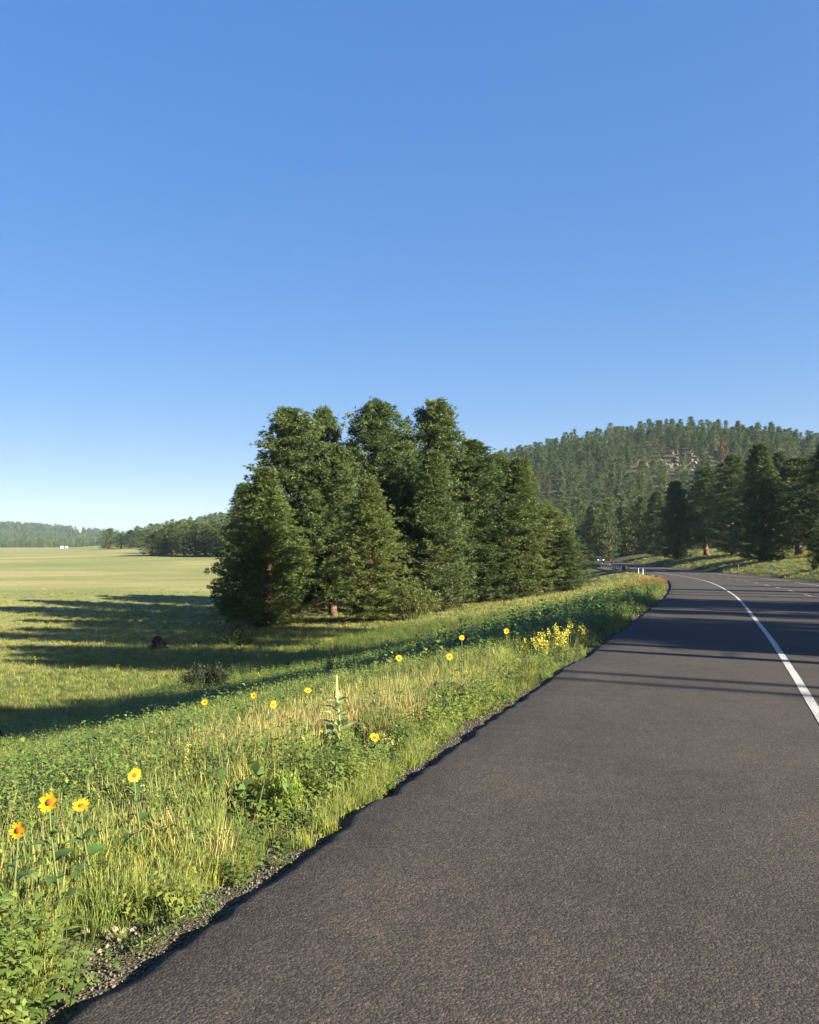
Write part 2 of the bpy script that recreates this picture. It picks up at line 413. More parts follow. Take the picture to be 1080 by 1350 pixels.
# ------------------------------------------------------------------ pines
def tufts(C, A, S, nn, wid, rg, spread=.75):
    """needle tufts: C centres, A axes, S length -> triangles"""
    T = len(C)
    C = np.repeat(C, nn, 0); A = np.repeat(A, nn, 0); S = np.repeat(S, nn)
    d = A + spread * rg.normal(size=C.shape); d /= np.linalg.norm(d, axis=1)[:, None] + 1e-9
    p = np.cross(d, rg.normal(size=C.shape)); p /= np.linalg.norm(p, axis=1)[:, None] + 1e-9
    ln = S * rg.uniform(.7, 1.15, len(S)); w = (wid * rg.uniform(.7, 1.3, len(S)))[:, None]
    c0 = C + d * .02
    V = np.stack([c0 - p * w * .5, c0 + p * w * .5, c0 + d * ln[:, None]], 1).reshape(-1, 3)
    return V, np.arange(len(V)).reshape(-1, 3)

def pine_meshes(seed, h, r, base, whorl, nb, per, nn, size, wid, top_round=1.7, lean=.0, gap=.0, dead=0, limb_n=4, tw=6):
    rg = np.random.default_rng(seed)
    ph = rg.uniform(0, 6, 4)
    ax = lambda z: np.array([.12 * math.sin(z * .35 + ph[0]) + lean * z, .12 * math.sin(z * .3 + ph[1]), 0])
    mb = MB(); zs = np.linspace(-.4, h * .985, 14)
    rad = np.maximum(.017 * h * (1 - zs / h) ** .85 + .012, .02); rad[0] *= 1.35; rad[1] *= 1.12
    mb.tube([ax(z) + (0, 0, z) for z in zs], rad, 8)
    C = []; A = []; S = []; K = []
    z = base * h; lob = rg.uniform(.75, 1.2, 9)
    while z < h * .985:
        t = (z - base * h) / (h * (1 - base))
        prof = (1 - t ** top_round) ** .8 * min(1, .62 + t / .22 * .38)
        a0 = rg.uniform(0, 6.28)
        for k in range(nb):
            if rg.random() < gap: continue
            az = a0 + 6.283 * k / nb + rg.normal() * .28
            lb = lob[int((az % 6.283) / 6.283 * 9) % 9] * (.85 + .3 * vnoise(z * .45 + seed, az * 1.3))
            ln = max(.35, r * prof * rg.uniform(.68, 1.08) * lb)
            up0 = -.18 + .95 * t + rg.normal() * .08
            dirv = np.array([math.cos(az), math.sin(az), 0]); o = ax(z) + (0, 0, z)
            u = np.linspace(0, 1, 5)
            B = o + np.outer(u * ln, dirv) + np.outer(ln * (up0 * u + .28 * u ** 2.2), (0, 0, 1))
            if limb_n: mb.tube(B[[0, 2, 4]], [max(.012, .013 * ln + .008), .010 * ln + .004, .005], limb_n, False)
            ntw = max(2, int(tw * (.4 + .8 * ln / r)))
            ut = np.clip(1 - rg.random(ntw) ** 1.1 * .93, .06, 1); ut[0] = 1
            lt = rg.uniform(-1, 1, ntw); lt[0] *= .2
            side = np.array([-dirv[1], dirv[0], 0])
            tc = np.stack([np.interp(ut, u, B[:, i]) for i in range(3)], 1) + np.outer(lt * (1.05 - ut * .75) * ln * .5, side)
            tc[:, 2] += .12 * np.abs(lt) + rg.normal(0, .1, ntw)
            cnt = ntw * per; puff = size * .66
            cen = np.repeat(tc, per, 0) + rg.normal(size=(cnt, 3)) * (puff, puff, puff * .75)
            lat = np.repeat(lt, per)
            axv = dirv + np.outer(lat * .7, side) + np.array([0, 0, .65])
            axv = axv / np.linalg.norm(axv, axis=1)[:, None]
            kk = np.repeat(rg.random(ntw), per) * .55 + rg.random(cnt) * .25 + rg.random() * .2
            C.append(cen); A.append(axv); S.append(size * rg.uniform(.75, 1.25, cnt)); K.append(kk)
        z += whorl * rg.uniform(.75, 1.25) * (1.1 - .35 * t)
    cen = ax(h) + np.stack([rg.normal(0, .10, 10), rg.normal(0, .10, 10), h * .985 + rg.uniform(-.5, .3, 10)], 1)
    C.append(cen); A.append(np.tile([0, 0, 1.], (10, 1))); S.append(np.full(10, size)); K.append(np.full(10, .6))
    for k in range(dead):                               # bare lower limbs
        z = rg.uniform(.03, max(base, .1)) * h; az = rg.uniform(0, 6.28); ln = r * rg.uniform(.5, .95)
        d = np.array([math.cos(az), math.sin(az), -.12]); o = ax(z) + (0, 0, z)
        mb.tube([o, o + d * ln * .5, o + d * ln + (0, 0, -.15)], [.035, .02, .006], 3, False)
        for q in range(4):
            s0 = o + d * ln * rg.uniform(.3, .95); e = s0 + rg.normal(size=3) * (.45, .45, .2)
            mb.tube([s0, e], [.012, .004], 3, False)
    C = np.concatenate(C); A = np.concatenate(A); S = np.concatenate(S); K = np.concatenate(K)
    V, Fc = tufts(C, A, S, nn, wid, rg)
    k = np.repeat(K, nn * 3)[:, None]
    col = (1 - k) * np.array([.050, .085, .030]) + k * np.array([.165, .215, .070])
    return mb, V, Fc, np.concatenate([col, np.ones((len(col), 1))], 1)

def crown_mesh(V, Fc, col, m):
    me = make_mesh('crown', V, Fc, [m]); a_ = me.attributes.new('Col', 'FLOAT_COLOR', 'POINT')
    a_.data.foreach_set('color', col.astype(np.float32).ravel()); return me

PROTO = {'near': [], 'mid': [], 'hill': []}
for i, (bs, tr, lean, gap, rr) in enumerate([(.035, 1.5, .0, .04, 3.6), (.05, 2.2, .006, .06, 3.3), (.04, 1.25, -.006, .05, 3.8), (.09, 2.6, .0, .10, 3.4), (.12, 1.7, .008, .12, 3.5), (.16, 1.9, -.004, .14, 3.4), (.52, 2.2, .004, .1, 2.9), (.03, 1.02, .0, .05, 3.5)]):
    mb, V, Fc, col = pine_meshes(101 + i, 18, rr, bs, .40, 7, 8, 10, .25, .05, tr, lean, gap * .6, 14 if bs < .1 else 8, 3, 7)
    PROTO['near'].append((mb.mesh('trunk', [M['bark']], True), crown_mesh(V, Fc, col, M['needle'])))
for i, (bs, tr, gap, rr) in enumerate([(.03, 1.6, .05, 3.2), (.06, 2.3, .1, 3.4), (.04, 1.2, .05, 3.0), (.12, 2.6, .1, 3.3)]):
    mb, V, Fc, col = pine_meshes(201 + i, 18, rr, bs, .6, 6, 4, 7, .42, .12, tr, .0, gap, 4, 3, 4)
    PROTO['mid'].append((mb.mesh('trunk', [M['bark']], True), crown_mesh(V, Fc, col, M['needle'])))
def solo_mesh(seed, bs, tr, gap, rr, dead=False, per=3, nn=6, whorl=.95, size=.62, wid=.26, tw=3):
    """trunk and crown in one mesh for trees too far off to show their parts"""
    mb, V, Fc, col = pine_meshes(seed, 18, rr, bs, whorl, 5, per, nn, size, wid, tr, 0, gap, 0, 0, tw)
    if dead: col[:, :3] = np.array([.15, .075, .042])
    tv = np.array(mb.v); tf = [f for f in mb.f]
    tq = np.array([f for f in tf if len(f) == 4]); tt = np.concatenate([tq[:, [0, 1, 2]], tq[:, [0, 2, 3]]])
    V2 = np.concatenate([tv, V]); F2 = np.concatenate([tt, Fc + len(tv)])
    col2 = np.concatenate([np.tile([.12, .08, .05, 1.], (len(tv), 1)), col])
    return V2, F2, col2
HILL = [solo_mesh(301, .06, 1.7, .1, 2.9), solo_mesh(302, .14, 2.4, .15, 3.0), solo_mesh(303, .08, 1.3, .1, 2.6), solo_mesh(304, .18, 2.0, .2, 3.1), solo_mesh(305, .05, 1.5, .1, 2.3)]
PROTO['hill'] = [crown_mesh(*h_, M['needle']) for h_ in HILL]

def pine(kind, k, x, y, z, h, w, rz, label, group=None, name='pine_tree'):
    t = empty(name, (x, y, z), rz); tag(t, label, 'tree', group)
    rr = {'near': [3.6, 3.3, 3.8, 3.4, 3.5, 3.4, 2.9, 3.5], 'mid': [3.2, 3.4, 3.0, 3.3]}[kind][k]
    tm, cm = PROTO[kind][k]
    t.scale = (w / (2 * rr), w / (2 * rr), h / 18)
    link('trunk', tm, t); link('crown', cm, t)
    return t

rgP = np.random.default_rng(44)
# the clump beyond the verge: px of the trunk, depth, row of the top, width px
CLUMP = [
    (352, 66, 618, 132, 7, 'bushy pine with branches to the ground at the front left of the clump'),
    (322, 73, 640, 95, 2, 'dark pine on the far left flank of the clump, overlapping the meadow'),
    (384, 76, 543, 128, 1, 'tall round topped pine, the tallest at the left end of the clump'),
    (426, 85, 541, 72, 3, 'slim pine top peeking out right beside the leftmost tall pine'),
    (440, 75, 588, 92, 4, 'dark shaded pine between the front left pine and the middle of the clump'),
    (497, 81, 533, 112, 3, 'tall broad topped dark pine in the middle of the clump'),
    (487, 67, 637, 112, 2, 'shorter open pine with bare lower twigs at the front middle of the clump'),
    (572, 87, 532, 112, 1, 'tall pine with the highest pointed dome, right of the middle of the clump'),
    (573, 76, 596, 104, 7, 'pointed lighter green pine with visible red trunk in front of the tallest dome'),
    (546, 79, 608, 72, 5, 'slim pine with its tip just left of the lighter green pointed pine'),
    (622, 88, 583, 124, 0, 'wide sloping pine on the right shoulder of the clump'),
    (655, 98, 600, 92, 4, 'pine with a rounded top behind the right end of the clump'),
    (686, 90, 606, 104, 7, 'light green pine at the right end of the clump, tallest before the small ones'),
    (722, 97, 668, 62, 1, 'slim young pine between the right end of the clump and the smallest pine'),
    (744, 94, 700, 74, 0, 'small rounded young pine standing last on the right of the clump'),
    (530, 96, 575, 96, 0, 'dark pine in the gap behind the middle of the clump'),
    (466, 95, 585, 96, 2, 'dark pine deep behind the front middle pine of the clump'),
]
for i, (px, d, top, wpx, k, lab) in enumerate(CLUMP):
    x, y, z = on_ground(px, d); hh_ = row_z(top, d) - z
    pine('near', k, x, y, z - .05, hh_, wpx / F_PX * d * 1.18, 1.7 * i + .4, lab, 'pines of the roadside clump')

# right side of the road, in view
RIGHT = [
    (893, 190, 634, 60, 7, 'dark shaded pine nearest the bend, right of the sunlit bank'),
    (931, 185, 616, 58, 5, 'pine with a bare lower trunk second right of the bend'),
    (966, 175, 600, 66, 0, 'tall thin pine third right of the bend'),
    (1006, 132, 586, 84, 7, 'large pointed dark pine with branches to the ground right of the road'),
    (1052, 140, 604, 92, 4, 'broad pine between the large pointed one and the right edge of the photo'),
    (1092, 125, 582, 90, 2, 'pine cut off by the right edge of the photo'),
    (868, 215, 648, 50, 7, 'shaded pine just left of the pine nearest the bend'),
    (1030, 165, 598, 66, 2, 'pine behind the large pointed dark pine right of the road'),
]
for i, (px, d, top, wpx, k, lab) in enumerate(RIGHT):
    x, y, z = on_ground(px, d); pine('near', k, x, y, z - .05, row_z(top, d) - z, wpx / F_PX * d * 1.2, 2.1 * i, lab, 'pines right of the road')
x, y, z = on_ground(1079, 88)
pine('near', 0, x, y, z - .05, 4.2, 2.6, .5, 'low young pine at the right edge of the photo beside the road', None)

# pines out of the frame on the right whose shadows cross road and verge
SHADE = [(17.6, 8.0, 17, 4.2, 6), (18.7, 8.7, 15.5, 3.2, 6), (42.6, 1.3, 23, 7.0, 1), (41, -.2, 22, 5.5, 1), (44, 3.6, 22, 5, 4), (48, 7, 19, 3.6, 3), (36.4, 18.4, 24, 6.2, 4), (35.5, 21.8, 24, 5.5, 3),
         (26, 29.5, 22, 5.4, 6), (29.5, 33.5, 27, 6.4, 6), (30.5, 37.5, 27, 6.0, 6), (32, 41, 26, 5.6, 6), (46.5, 34.5, 13, 3.6, 4), (52, 43, 12, 4, 4), (61, 58, 12, 4, 3), (68, 76, 13, 4.5, 4)]
for i, (x, y, h_, w_, k_) in enumerate(SHADE):
    pine('near', k_, x, y, hz(x, y), h_, w_ * 1.1, i * 1.3, 'tall roadside pine beyond the right edge whose shadow crosses the road', 'pines casting shade over the road')
def snag(x, y, h_, label, group):
    t = empty('dead_pine', (x, y, hz(x, y)), 0); tag(t, label, 'tree', group); rg = np.random.default_rng(int(x * 7 + 100))
    mb = MB(); zs = np.linspace(-.3, h_, 9); mb.tube([(.1 * math.sin(z_), .1 * math.cos(z_ * .7), z_) for z_ in zs], np.interp(zs, [0, h_], [.24, .07]), 7)
    mb.build('trunk', M['dead_bark'], t, True)
    for k in range(9):
        z_ = rg.uniform(.3, .97) * h_; a_ = rg.uniform(0, 6.28); m2 = MB(); ln = rg.uniform(.4, 1.3)
        m2.tube([(0, 0, z_), (math.cos(a_) * ln, math.sin(a_) * ln, z_ + .2 * ln)], [.05, .012], 4); m2.build('limb', M['dead_bark'], t)
for (x, y, h_) in ((29.5, -1.6, 13.2), (30.6, -3.0, 13.0), (31.5, 2.4, 14.0)):
    snag(x, y, h_, 'bare dead pine trunk beyond the right edge, its thin shadow crossing the road', 'dead trunks casting thin shadows')

for i in range(13):
    px = 748 + 9.5 * i + rgP.uniform(-3, 3); d = 236 + 7 * (i % 3) + rgP.uniform(-3, 3); x, y, z = on_ground(px, d)
    pine('mid', [0, 2, 1][i % 3], x, y, z - .1, rgP.uniform(13, 17.5), rgP.uniform(6.5, 8.5), i * 2.2, 'pine in the dark forest edge at the foot of the hill', 'pines at the foot of the hill')
# forest on the hill right, individuals near, one mass behind
def poisson(xs, ys, dmin, n, rg):
    pts = []; cell = {}
    for x, y in zip(rg.uniform(*xs, n), rg.uniform(*ys, n)):
        k = (int(x // dmin), int(y // dmin))
        if any((x - q[0]) ** 2 + (y - q[1]) ** 2 < dmin * dmin for a in (-1, 0, 1) for b in (-1, 0, 1) for q in cell.get((k[0] + a, k[1] + b), ())): continue
        cell.setdefault(k, []).append((x, y)); pts.append((x, y))
    return np.array(pts)
rgF = np.random.default_rng(5)
fp = poisson((-60, 480), (150, 720), 6.4, 17000, rgF)
fs, _ = sroad(fp[:, 0], fp[:, 1]); fr = -fs - ROAD_W
fpx = 540 + 1080 * fp[:, 0] / fp[:, 1]
rockx, rocky, rockz = at(882, 606, 0, 250, 800)
keep = (((fr > 22) & (fp[:, 1] > 228)) | ((fs > 30) & (fp[:, 1] > 300) & (land(fp[:, 0], fp[:, 1]) > -4.5))) & (fpx > 590) & (fpx < 1330)
keep &= ~((np.abs(fp[:, 0] - rockx + 2) < 15) & (fp[:, 1] > rocky - 46) & (fp[:, 1] < rocky + 2))
fp = fp[keep]; fp = fp[np.argsort(fp[:, 1])]
fz = H(fp[:, 0], fp[:, 1])
in_view = (540 + 1080 * fp[:, 0] / fp[:, 1] < 1085)
nearv = 0; rest = []
labH = 'green pine among the many on the forested hill'
for i, (x, y) in enumerate(fp):
    h_ = float(rgF.choice([rgF.uniform(5, 9), rgF.uniform(8, 13), rgF.uniform(11, 15.5)])); w_ = float(rgF.uniform(.85, 1.15)) * (.6 + h_ / 26); rz = float(rgF.uniform(0, 6.28))
    if y < 285 and in_view[i]:
        pine('mid', i % 4, x, y, fz[i] - .1, h_, w_ * 6.2, rz, 'pine in the dark forest edge at the foot of the hill', 'pines at the foot of the hill'); nearv += 1
    elif nearv < 300 and in_view[i]:
        o = link('pine_tree', PROTO['hill'][i % 5], None, (x, y, fz[i] - .2)); o.rotation_euler = (0, 0, rz); o.scale = (w_, w_, h_ / 18)
        tag(o, labH, 'tree', 'pines on the forested hill'); nearv += 1
    else: rest.append((x, y, fz[i] - .2, h_ / 18, rz))

# ------------------------------------------------------------------ scatter of what nobody could count (geometry nodes on one mesh)
def scatter(name, protos, pts, rot, scl, ivar, m, label, cat):
    """protos: list of (V, F(list/array of polys), colour(n,4)); pts (n,3)"""
    V = [np.asarray(pts, np.float32)]; Fl = []; pr = [np.zeros(len(pts), np.int32)]; colr = [np.zeros((len(pts), 4), np.float32)]; b = len(pts)
    for k, (pv, pf, pc) in enumerate(protos):
        V.append(np.asarray(pv, np.float32)); pr.append(np.full(len(pv), k + 1, np.int32)); colr.append(np.asarray(pc, np.float32))
        Fl.append(np.asarray(pf) + b); b += len(pv)
    me = make_mesh(name, np.concatenate(V), np.concatenate(Fl), [m])
    nV = len(me.vertices); npad = nV - len(pts)
    def A(nm, typ, key, arr): a_ = me.attributes.new(nm, typ, 'POINT'); a_.data.foreach_set(key, np.ascontiguousarray(arr).ravel())
    A('proto', 'INT', 'value', np.concatenate(pr))
    A('rot', 'FLOAT_VECTOR', 'vector', np.concatenate([np.asarray(rot, np.float32), np.zeros((npad, 3), np.float32)]))
    sc = np.asarray(scl, np.float32); sc = np.stack([sc] * 3, 1) if sc.ndim == 1 else sc
    A('scl', 'FLOAT_VECTOR', 'vector', np.concatenate([sc, np.ones((npad, 3), np.float32)]))
    A('ivar', 'FLOAT', 'value', np.concatenate([np.asarray(ivar, np.float32), np.zeros(npad, np.float32)]))
    A('pick', 'INT', 'value', np.concatenate([np.random.default_rng(3).integers(0, len(protos), len(pts)).astype(np.int32), np.zeros(npad, np.int32)]))
    A('Col', 'FLOAT_COLOR', 'color', np.concatenate(colr))
    o = link(name, me); tag(o, label, cat, kind='stuff')
    ng = bpy.data.node_groups.new(name, 'GeometryNodeTree')
    ng.interface.new_socket('Geometry', in_out='INPUT', socket_type='NodeSocketGeometry'); ng.interface.new_socket('Geometry', in_out='OUTPUT', socket_type='NodeSocketGeometry')
    n = ng.nodes; l = ng.links; gi = n.new('NodeGroupInput'); go = n.new('NodeGroupOutput')
    def named(nm, t):
        q = n.new('GeometryNodeInputNamedAttribute'); q.data_type = t; q.inputs['Name'].default_value = nm; return q.outputs['Attribute']
    def sep(k):
        cp = n.new('FunctionNodeCompare'); cp.data_type = 'INT'; cp.operation = 'EQUAL'; l.new(named('proto', 'INT'), cp.inputs[2]); cp.inputs[3].default_value = k
        s_ = n.new('GeometryNodeSeparateGeometry'); s_.domain = 'POINT'; l.new(gi.outputs[0], s_.inputs[0]); l.new(cp.outputs[0], s_.inputs[1]); return s_.outputs[0]
    g2i = n.new('GeometryNodeGeometryToInstance')
    for k in range(len(protos), 0, -1): l.new(sep(k), g2i.inputs[0])
    iop = n.new('GeometryNodeInstanceOnPoints'); l.new(sep(0), iop.inputs['Points']); l.new(g2i.outputs[0], iop.inputs['Instance'])
    iop.inputs['Pick Instance'].default_value = True; l.new(named('pick', 'INT'), iop.inputs['Instance Index'])
    l.new(named('rot', 'FLOAT_VECTOR'), iop.inputs['Rotation']); l.new(named('scl', 'FLOAT_VECTOR'), iop.inputs['Scale'])
    l.new(iop.outputs[0], go.inputs[0])
    md = o.modifiers.new('scatter', 'NODES'); md.node_group = ng
    return o

rest = np.array(rest)
if len(rest):
    nr = len(rest)
    scatter('hill_forest', HILL, rest[:, :3], np.stack([np.zeros(nr), np.zeros(nr), rest[:, 4]], 1), np.stack([rgF.uniform(.85, 1.15, nr) * (.55 + rest[:, 3] * .75)] * 2 + [rest[:, 3]], 1),
            rgF.random(nr) * .8, M['far_needle'], 'dense pine forest covering the upper hill', 'forest')
# red-brown dead pines on the hill
DEADP = crown_mesh(*solo_mesh(351, .15, 1.4, .3, 2.2, True), M['needle'])
for px, py, top, lab in ((953, 622, 578, 'rust red dead pine standing on the hill right of the rocks'), (724, 650, 627, 'small brown dead pine on the left slope of the hill')):
    d = 400 if px > 900 else 430
    x = (px - 540) / 1080 * d; z = hz(x, d)
    o = link('dead_pine', DEADP, None, (x, d, z - .2)); hh_ = row_z(top, d) - z; o.scale = (.9, .9, max(hh_, 6) / 18); tag(o, lab, 'tree')
# rock outcrop
def rock_mesh(seed, m, sub=2, rough=.28):
    import bmesh
    bm = bmesh.new(); bmesh.ops.create_icosphere(bm, subdivisions=sub, radius=1.0); rg = np.random.default_rng(seed)
    pl = [(n_ / np.linalg.norm(n_), rg.uniform(.55, .9)) for n_ in rg.normal(size=(7, 3))]
    for v_ in bm.verts:
        p = np.array(v_.co)
        for n_, d in pl:
            e = p @ n_ - d
            if e > 0: p = p - n_ * e * .9
        p = p * (1 + rough * .3 * rg.normal()); v_.co = p
    me = bpy.data.meshes.new('rock'); bm.to_mesh(me); bm.free(); me.materials.append(m); return me
RK = [rock_mesh(k, M['boulder']) for k in range(4)]
ro = empty('rock_outcrop', (rockx, rocky, rockz)); tag(ro, 'pinkish grey rock outcrop breaking through the trees high on the hill', 'rocks')
rg = np.random.default_rng(8)
for k in range(46):
    dx = rg.normal() * 10; dy = rg.normal() * 11 - 14; x = rockx + dx; y = rocky + dy
    o = link('boulder', RK[k % 4], ro, (dx, dy, hz(x, y) - rockz + .3)); s_ = rg.uniform(.7, 2.0); o.scale = (s_ * 1.3, s_, s_ * rg.uniform(.6, 1.0)); o.rotation_euler = tuple(rg.uniform(0, 6, 3))

# far left: pines at the meadow edge
LEFT = [(145, 560, 697, 30), (160, 545, 703, 22), (172, 540, 699, 26), (184, 520, 700, 26), (196, 500, 697, 28), (206, 470, 700, 26), (218, 450, 699, 28),
        (201, 330, 705, 34), (214, 328, 697, 34), (229, 335, 690, 36), (243, 325, 692, 38), (258, 318, 691, 38), (272, 312, 693, 38), (286, 306, 690, 40), (300, 300, 692, 42), (314, 296, 690, 42), (330, 300, 690, 42),
        (236, 360, 688, 36), (252, 365, 688, 36), (268, 350, 690, 36), (284, 345, 687, 36), (300, 340, 688, 36), (318, 340, 687, 40), (222, 370, 692, 30)]
LLAB = {0: 'leftmost rounded pine at the far end of the meadow tree line', 7: 'dark pine that begins the nearer tree line across the meadow'}
for i, (px, d, top, wpx) in enumerate(LEFT):
    x, y, z = on_ground(px, d); h_ = row_z(top, d) - z
    grp = 'pines of the far tree line' if i < 7 else 'pines of the nearer tree line'
    lab = LLAB.get(i) or (('second', 'third', 'fourth', 'fifth', 'sixth', 'seventh')[i - 1] + ' pine from the left in the farther tree line across the meadow' if i < 7 else 'pine in the nearer tree line between meadow and clump')
    pine('mid', i % 3, x, y, z - .1, h_, wpx / 1080 * d * 1.05, i * 1.9, lab, None if i in LLAB else grp)
# far forests: masses
rgB = np.random.default_rng(12)
def mass(n, xs, ys, cond, name, lab):
    x = rgB.uniform(*xs, n); y = rgB.uniform(*ys, n); k = cond(x, y); x = x[k]; y = y[k]; z = H(x, y)
    nn_ = len(x)
    scatter(name, FARP, np.stack([x, y, z - .3], 1), np.stack([np.zeros(nn_), np.zeros(nn_), rgB.uniform(0, 6.28, nn_)], 1),
            np.stack([rgB.uniform(.9, 1.5, nn_)] * 2 + [rgB.uniform(.45, .8, nn_)], 1), rgB.random(nn_) * .8, M['far_needle'], lab, 'forest')
FARP = [solo_mesh(401 + k, .1, 1.6 + .4 * k, .1, 3.0, False, 2, 5, 1.9, 1.1, .6, 3) for k in range(3)]
mass(7000, (-1700, 300), (1130, 2150), lambda x, y: (x / y < -.1) & (x / y > -.75), 'far_forest', 'hazy blue green forest across the far side of the meadow')
mass(900, (-330, 60), (640, 980), lambda x, y: (land(x, y) > 2) & (x / y < .06), 'hillside_forest', 'pine covered low hill behind the meadow tree line')

# ------------------------------------------------------------------ verge vegetation prototypes
def blade_tuft(seed, nbl, h0, h1, splay, wid, c_base, c_tip, rad=.06, heads=0, hc=None):
    rg = np.random.default_rng(seed); V = []; Fc = []; C = []
    for k in range(nbl):
        az = rg.uniform(0, 6.28); h = rg.uniform(h0, h1); sp = rg.uniform(.1, 1) * splay * h; rr = rg.uniform(0, rad)
        d = np.array([math.cos(az), math.sin(az), 0]); az2 = az + rg.normal() * .8; o = np.array([math.cos(az2), math.sin(az2), 0]) * rr
        pa = rg.uniform(0, 6.28); p = np.array([math.cos(pa), math.sin(pa), 0]) * wid * rg.uniform(.7, 1.3) * .5
        m1 = o + d * sp * .3 + (0, 0, h * .55); tip = o + d * sp + (0, 0, h * rg.uniform(.85, 1))
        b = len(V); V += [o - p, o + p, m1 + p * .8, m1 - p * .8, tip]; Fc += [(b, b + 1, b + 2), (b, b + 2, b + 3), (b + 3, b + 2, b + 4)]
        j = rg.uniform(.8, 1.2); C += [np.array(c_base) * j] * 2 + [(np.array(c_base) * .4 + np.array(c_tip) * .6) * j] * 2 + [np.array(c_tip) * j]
        if k < heads:
            for q in range(3):
                pa = rg.uniform(0, 6.28); pp = np.array([math.cos(pa), math.sin(pa), 0]) * .0035
                u = tip - (0, 0, .09); b = len(V); V += [u, (u + tip) / 2 + pp, (u + tip) / 2 - pp, tip + (0, 0, .03)]; Fc += [(b, b + 1, b + 2), (b + 1, b + 3, b + 2)]
                C += [np.array(hc)] * 4
    return np.array(V), np.array(Fc), np.concatenate([np.array(C), np.ones((len(C), 1))], 1)
def leaf_geo(o, d, ln, wd, droop, up=np.array([0, 0, 1.])):
    side = np.cross(d, up); side /= np.linalg.norm(side) + 1e-9
    nrm = np.cross(side, d)
    m = o + d * ln * .45 + nrm * ln * .05
    return [o, m - side * wd * .5 + nrm * wd * .12, m + side * wd * .5 + nrm * wd * .12, o + d * ln + np.array([0, 0, -droop * ln])], [(0, 2, 1), (1, 2, 3)]
def forb(seed, stems, h0, h1, leaves, ln, wd, c1, c2, lean=.25, stemc=(.09, .11, .035), fl=None, nfl=0):
    rg = np.random.default_rng(seed); V = []; Fc = []; C = []
    for s_ in range(stems):
        az = rg.uniform(0, 6.28); h = rg.uniform(h0, h1); le = rg.uniform(0, lean) * h; o = np.array([rg.normal() * .05, rg.normal() * .05, 0]); top = o + (math.cos(az) * le, math.sin(az) * le, h)
        p = np.array([math.sin(az), -math.cos(az), 0]) * .004; b = len(V)
        V += [o - p, o + p, top]; Fc += [(b, b + 1, b + 2)]; C += [np.array(stemc)] * 3
        for k in range(leaves):
            u = .12 + .88 * (k + rg.random()) / leaves; q = o + (top - o) * u; a = k * 2.4 + rg.normal() * .4
            d = np.array([math.cos(a), math.sin(a), rg.uniform(-.15, .75)]); d /= np.linalg.norm(d); f = rg.uniform(.6, 1.15) * (1.15 - .55 * u)
            lv, lf = leaf_geo(q, d, ln * f, wd * f, rg.uniform(0, .35)); b = len(V); V += lv; Fc += [tuple(i + b for i in t) for t in lf]
            cc = np.array(c1) + (np.array(c2) - np.array(c1)) * rg.random(); C += [cc] * 4
        for k in range(nfl):
            q = top + rg.normal(size=3) * (.03, .03, .05) - (0, 0, .03)
            for w in range(2):
                d = rg.normal(size=3); d /= np.linalg.norm(d); lv, lf = leaf_geo(q, d, .022, .018, 0); b = len(V); V += lv; Fc += [tuple(i + b for i in t) for t in lf]; C += [np.array(fl)] * 4
    return np.array(V), np.array(Fc), np.concatenate([np.array(C), np.ones((len(C), 1))], 1)

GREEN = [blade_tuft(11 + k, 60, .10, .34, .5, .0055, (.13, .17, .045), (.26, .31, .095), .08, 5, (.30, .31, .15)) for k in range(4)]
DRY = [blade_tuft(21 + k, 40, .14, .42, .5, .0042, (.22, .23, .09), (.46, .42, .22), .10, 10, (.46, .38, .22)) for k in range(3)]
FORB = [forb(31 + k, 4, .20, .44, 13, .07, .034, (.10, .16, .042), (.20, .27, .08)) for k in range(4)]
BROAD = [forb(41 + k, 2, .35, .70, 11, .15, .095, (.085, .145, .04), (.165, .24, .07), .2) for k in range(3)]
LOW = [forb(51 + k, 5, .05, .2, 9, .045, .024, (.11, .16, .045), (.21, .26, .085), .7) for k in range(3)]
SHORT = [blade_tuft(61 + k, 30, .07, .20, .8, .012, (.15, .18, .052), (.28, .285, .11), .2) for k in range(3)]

# scatter positions
rgS = np.random.default_rng(21)
def field(n, d0, d1, a0=-.62, a1=.62, power=1.0):
    """random ground points by distance ring, denser close by"""
    u = rgS.random(n); d = (d0 ** (2 - power) + u * (d1 ** (2 - power) - d0 ** (2 - power))) ** (1 / (2 - power)) if power != 2 else d0 * (d1 / d0) ** u
    t = rgS.uniform(a0, a1, n); x = d * t; y = d; s, _ = sroad(x, y)
    return x, y, s, d
def put(name, protos, x, y, sc, label, cat, tilt=.12, sink=.02, iv=None, zs=None):
    n = len(x); z = H(x, y) - sink
    rot = np.stack([rgS.normal(0, tilt, n), rgS.normal(0, tilt, n), rgS.uniform(0, 6.28, n)], 1)
    iv = rgS.random(n) if iv is None else iv
    S3 = np.stack([sc, sc, sc if zs is None else sc * zs], 1)
    return scatter(name, protos, np.stack([x, y, z], 1), rot, S3, iv, M['leaf'], label, cat)
def cat_(*ls): return [np.concatenate(q) for q in zip(*ls)]

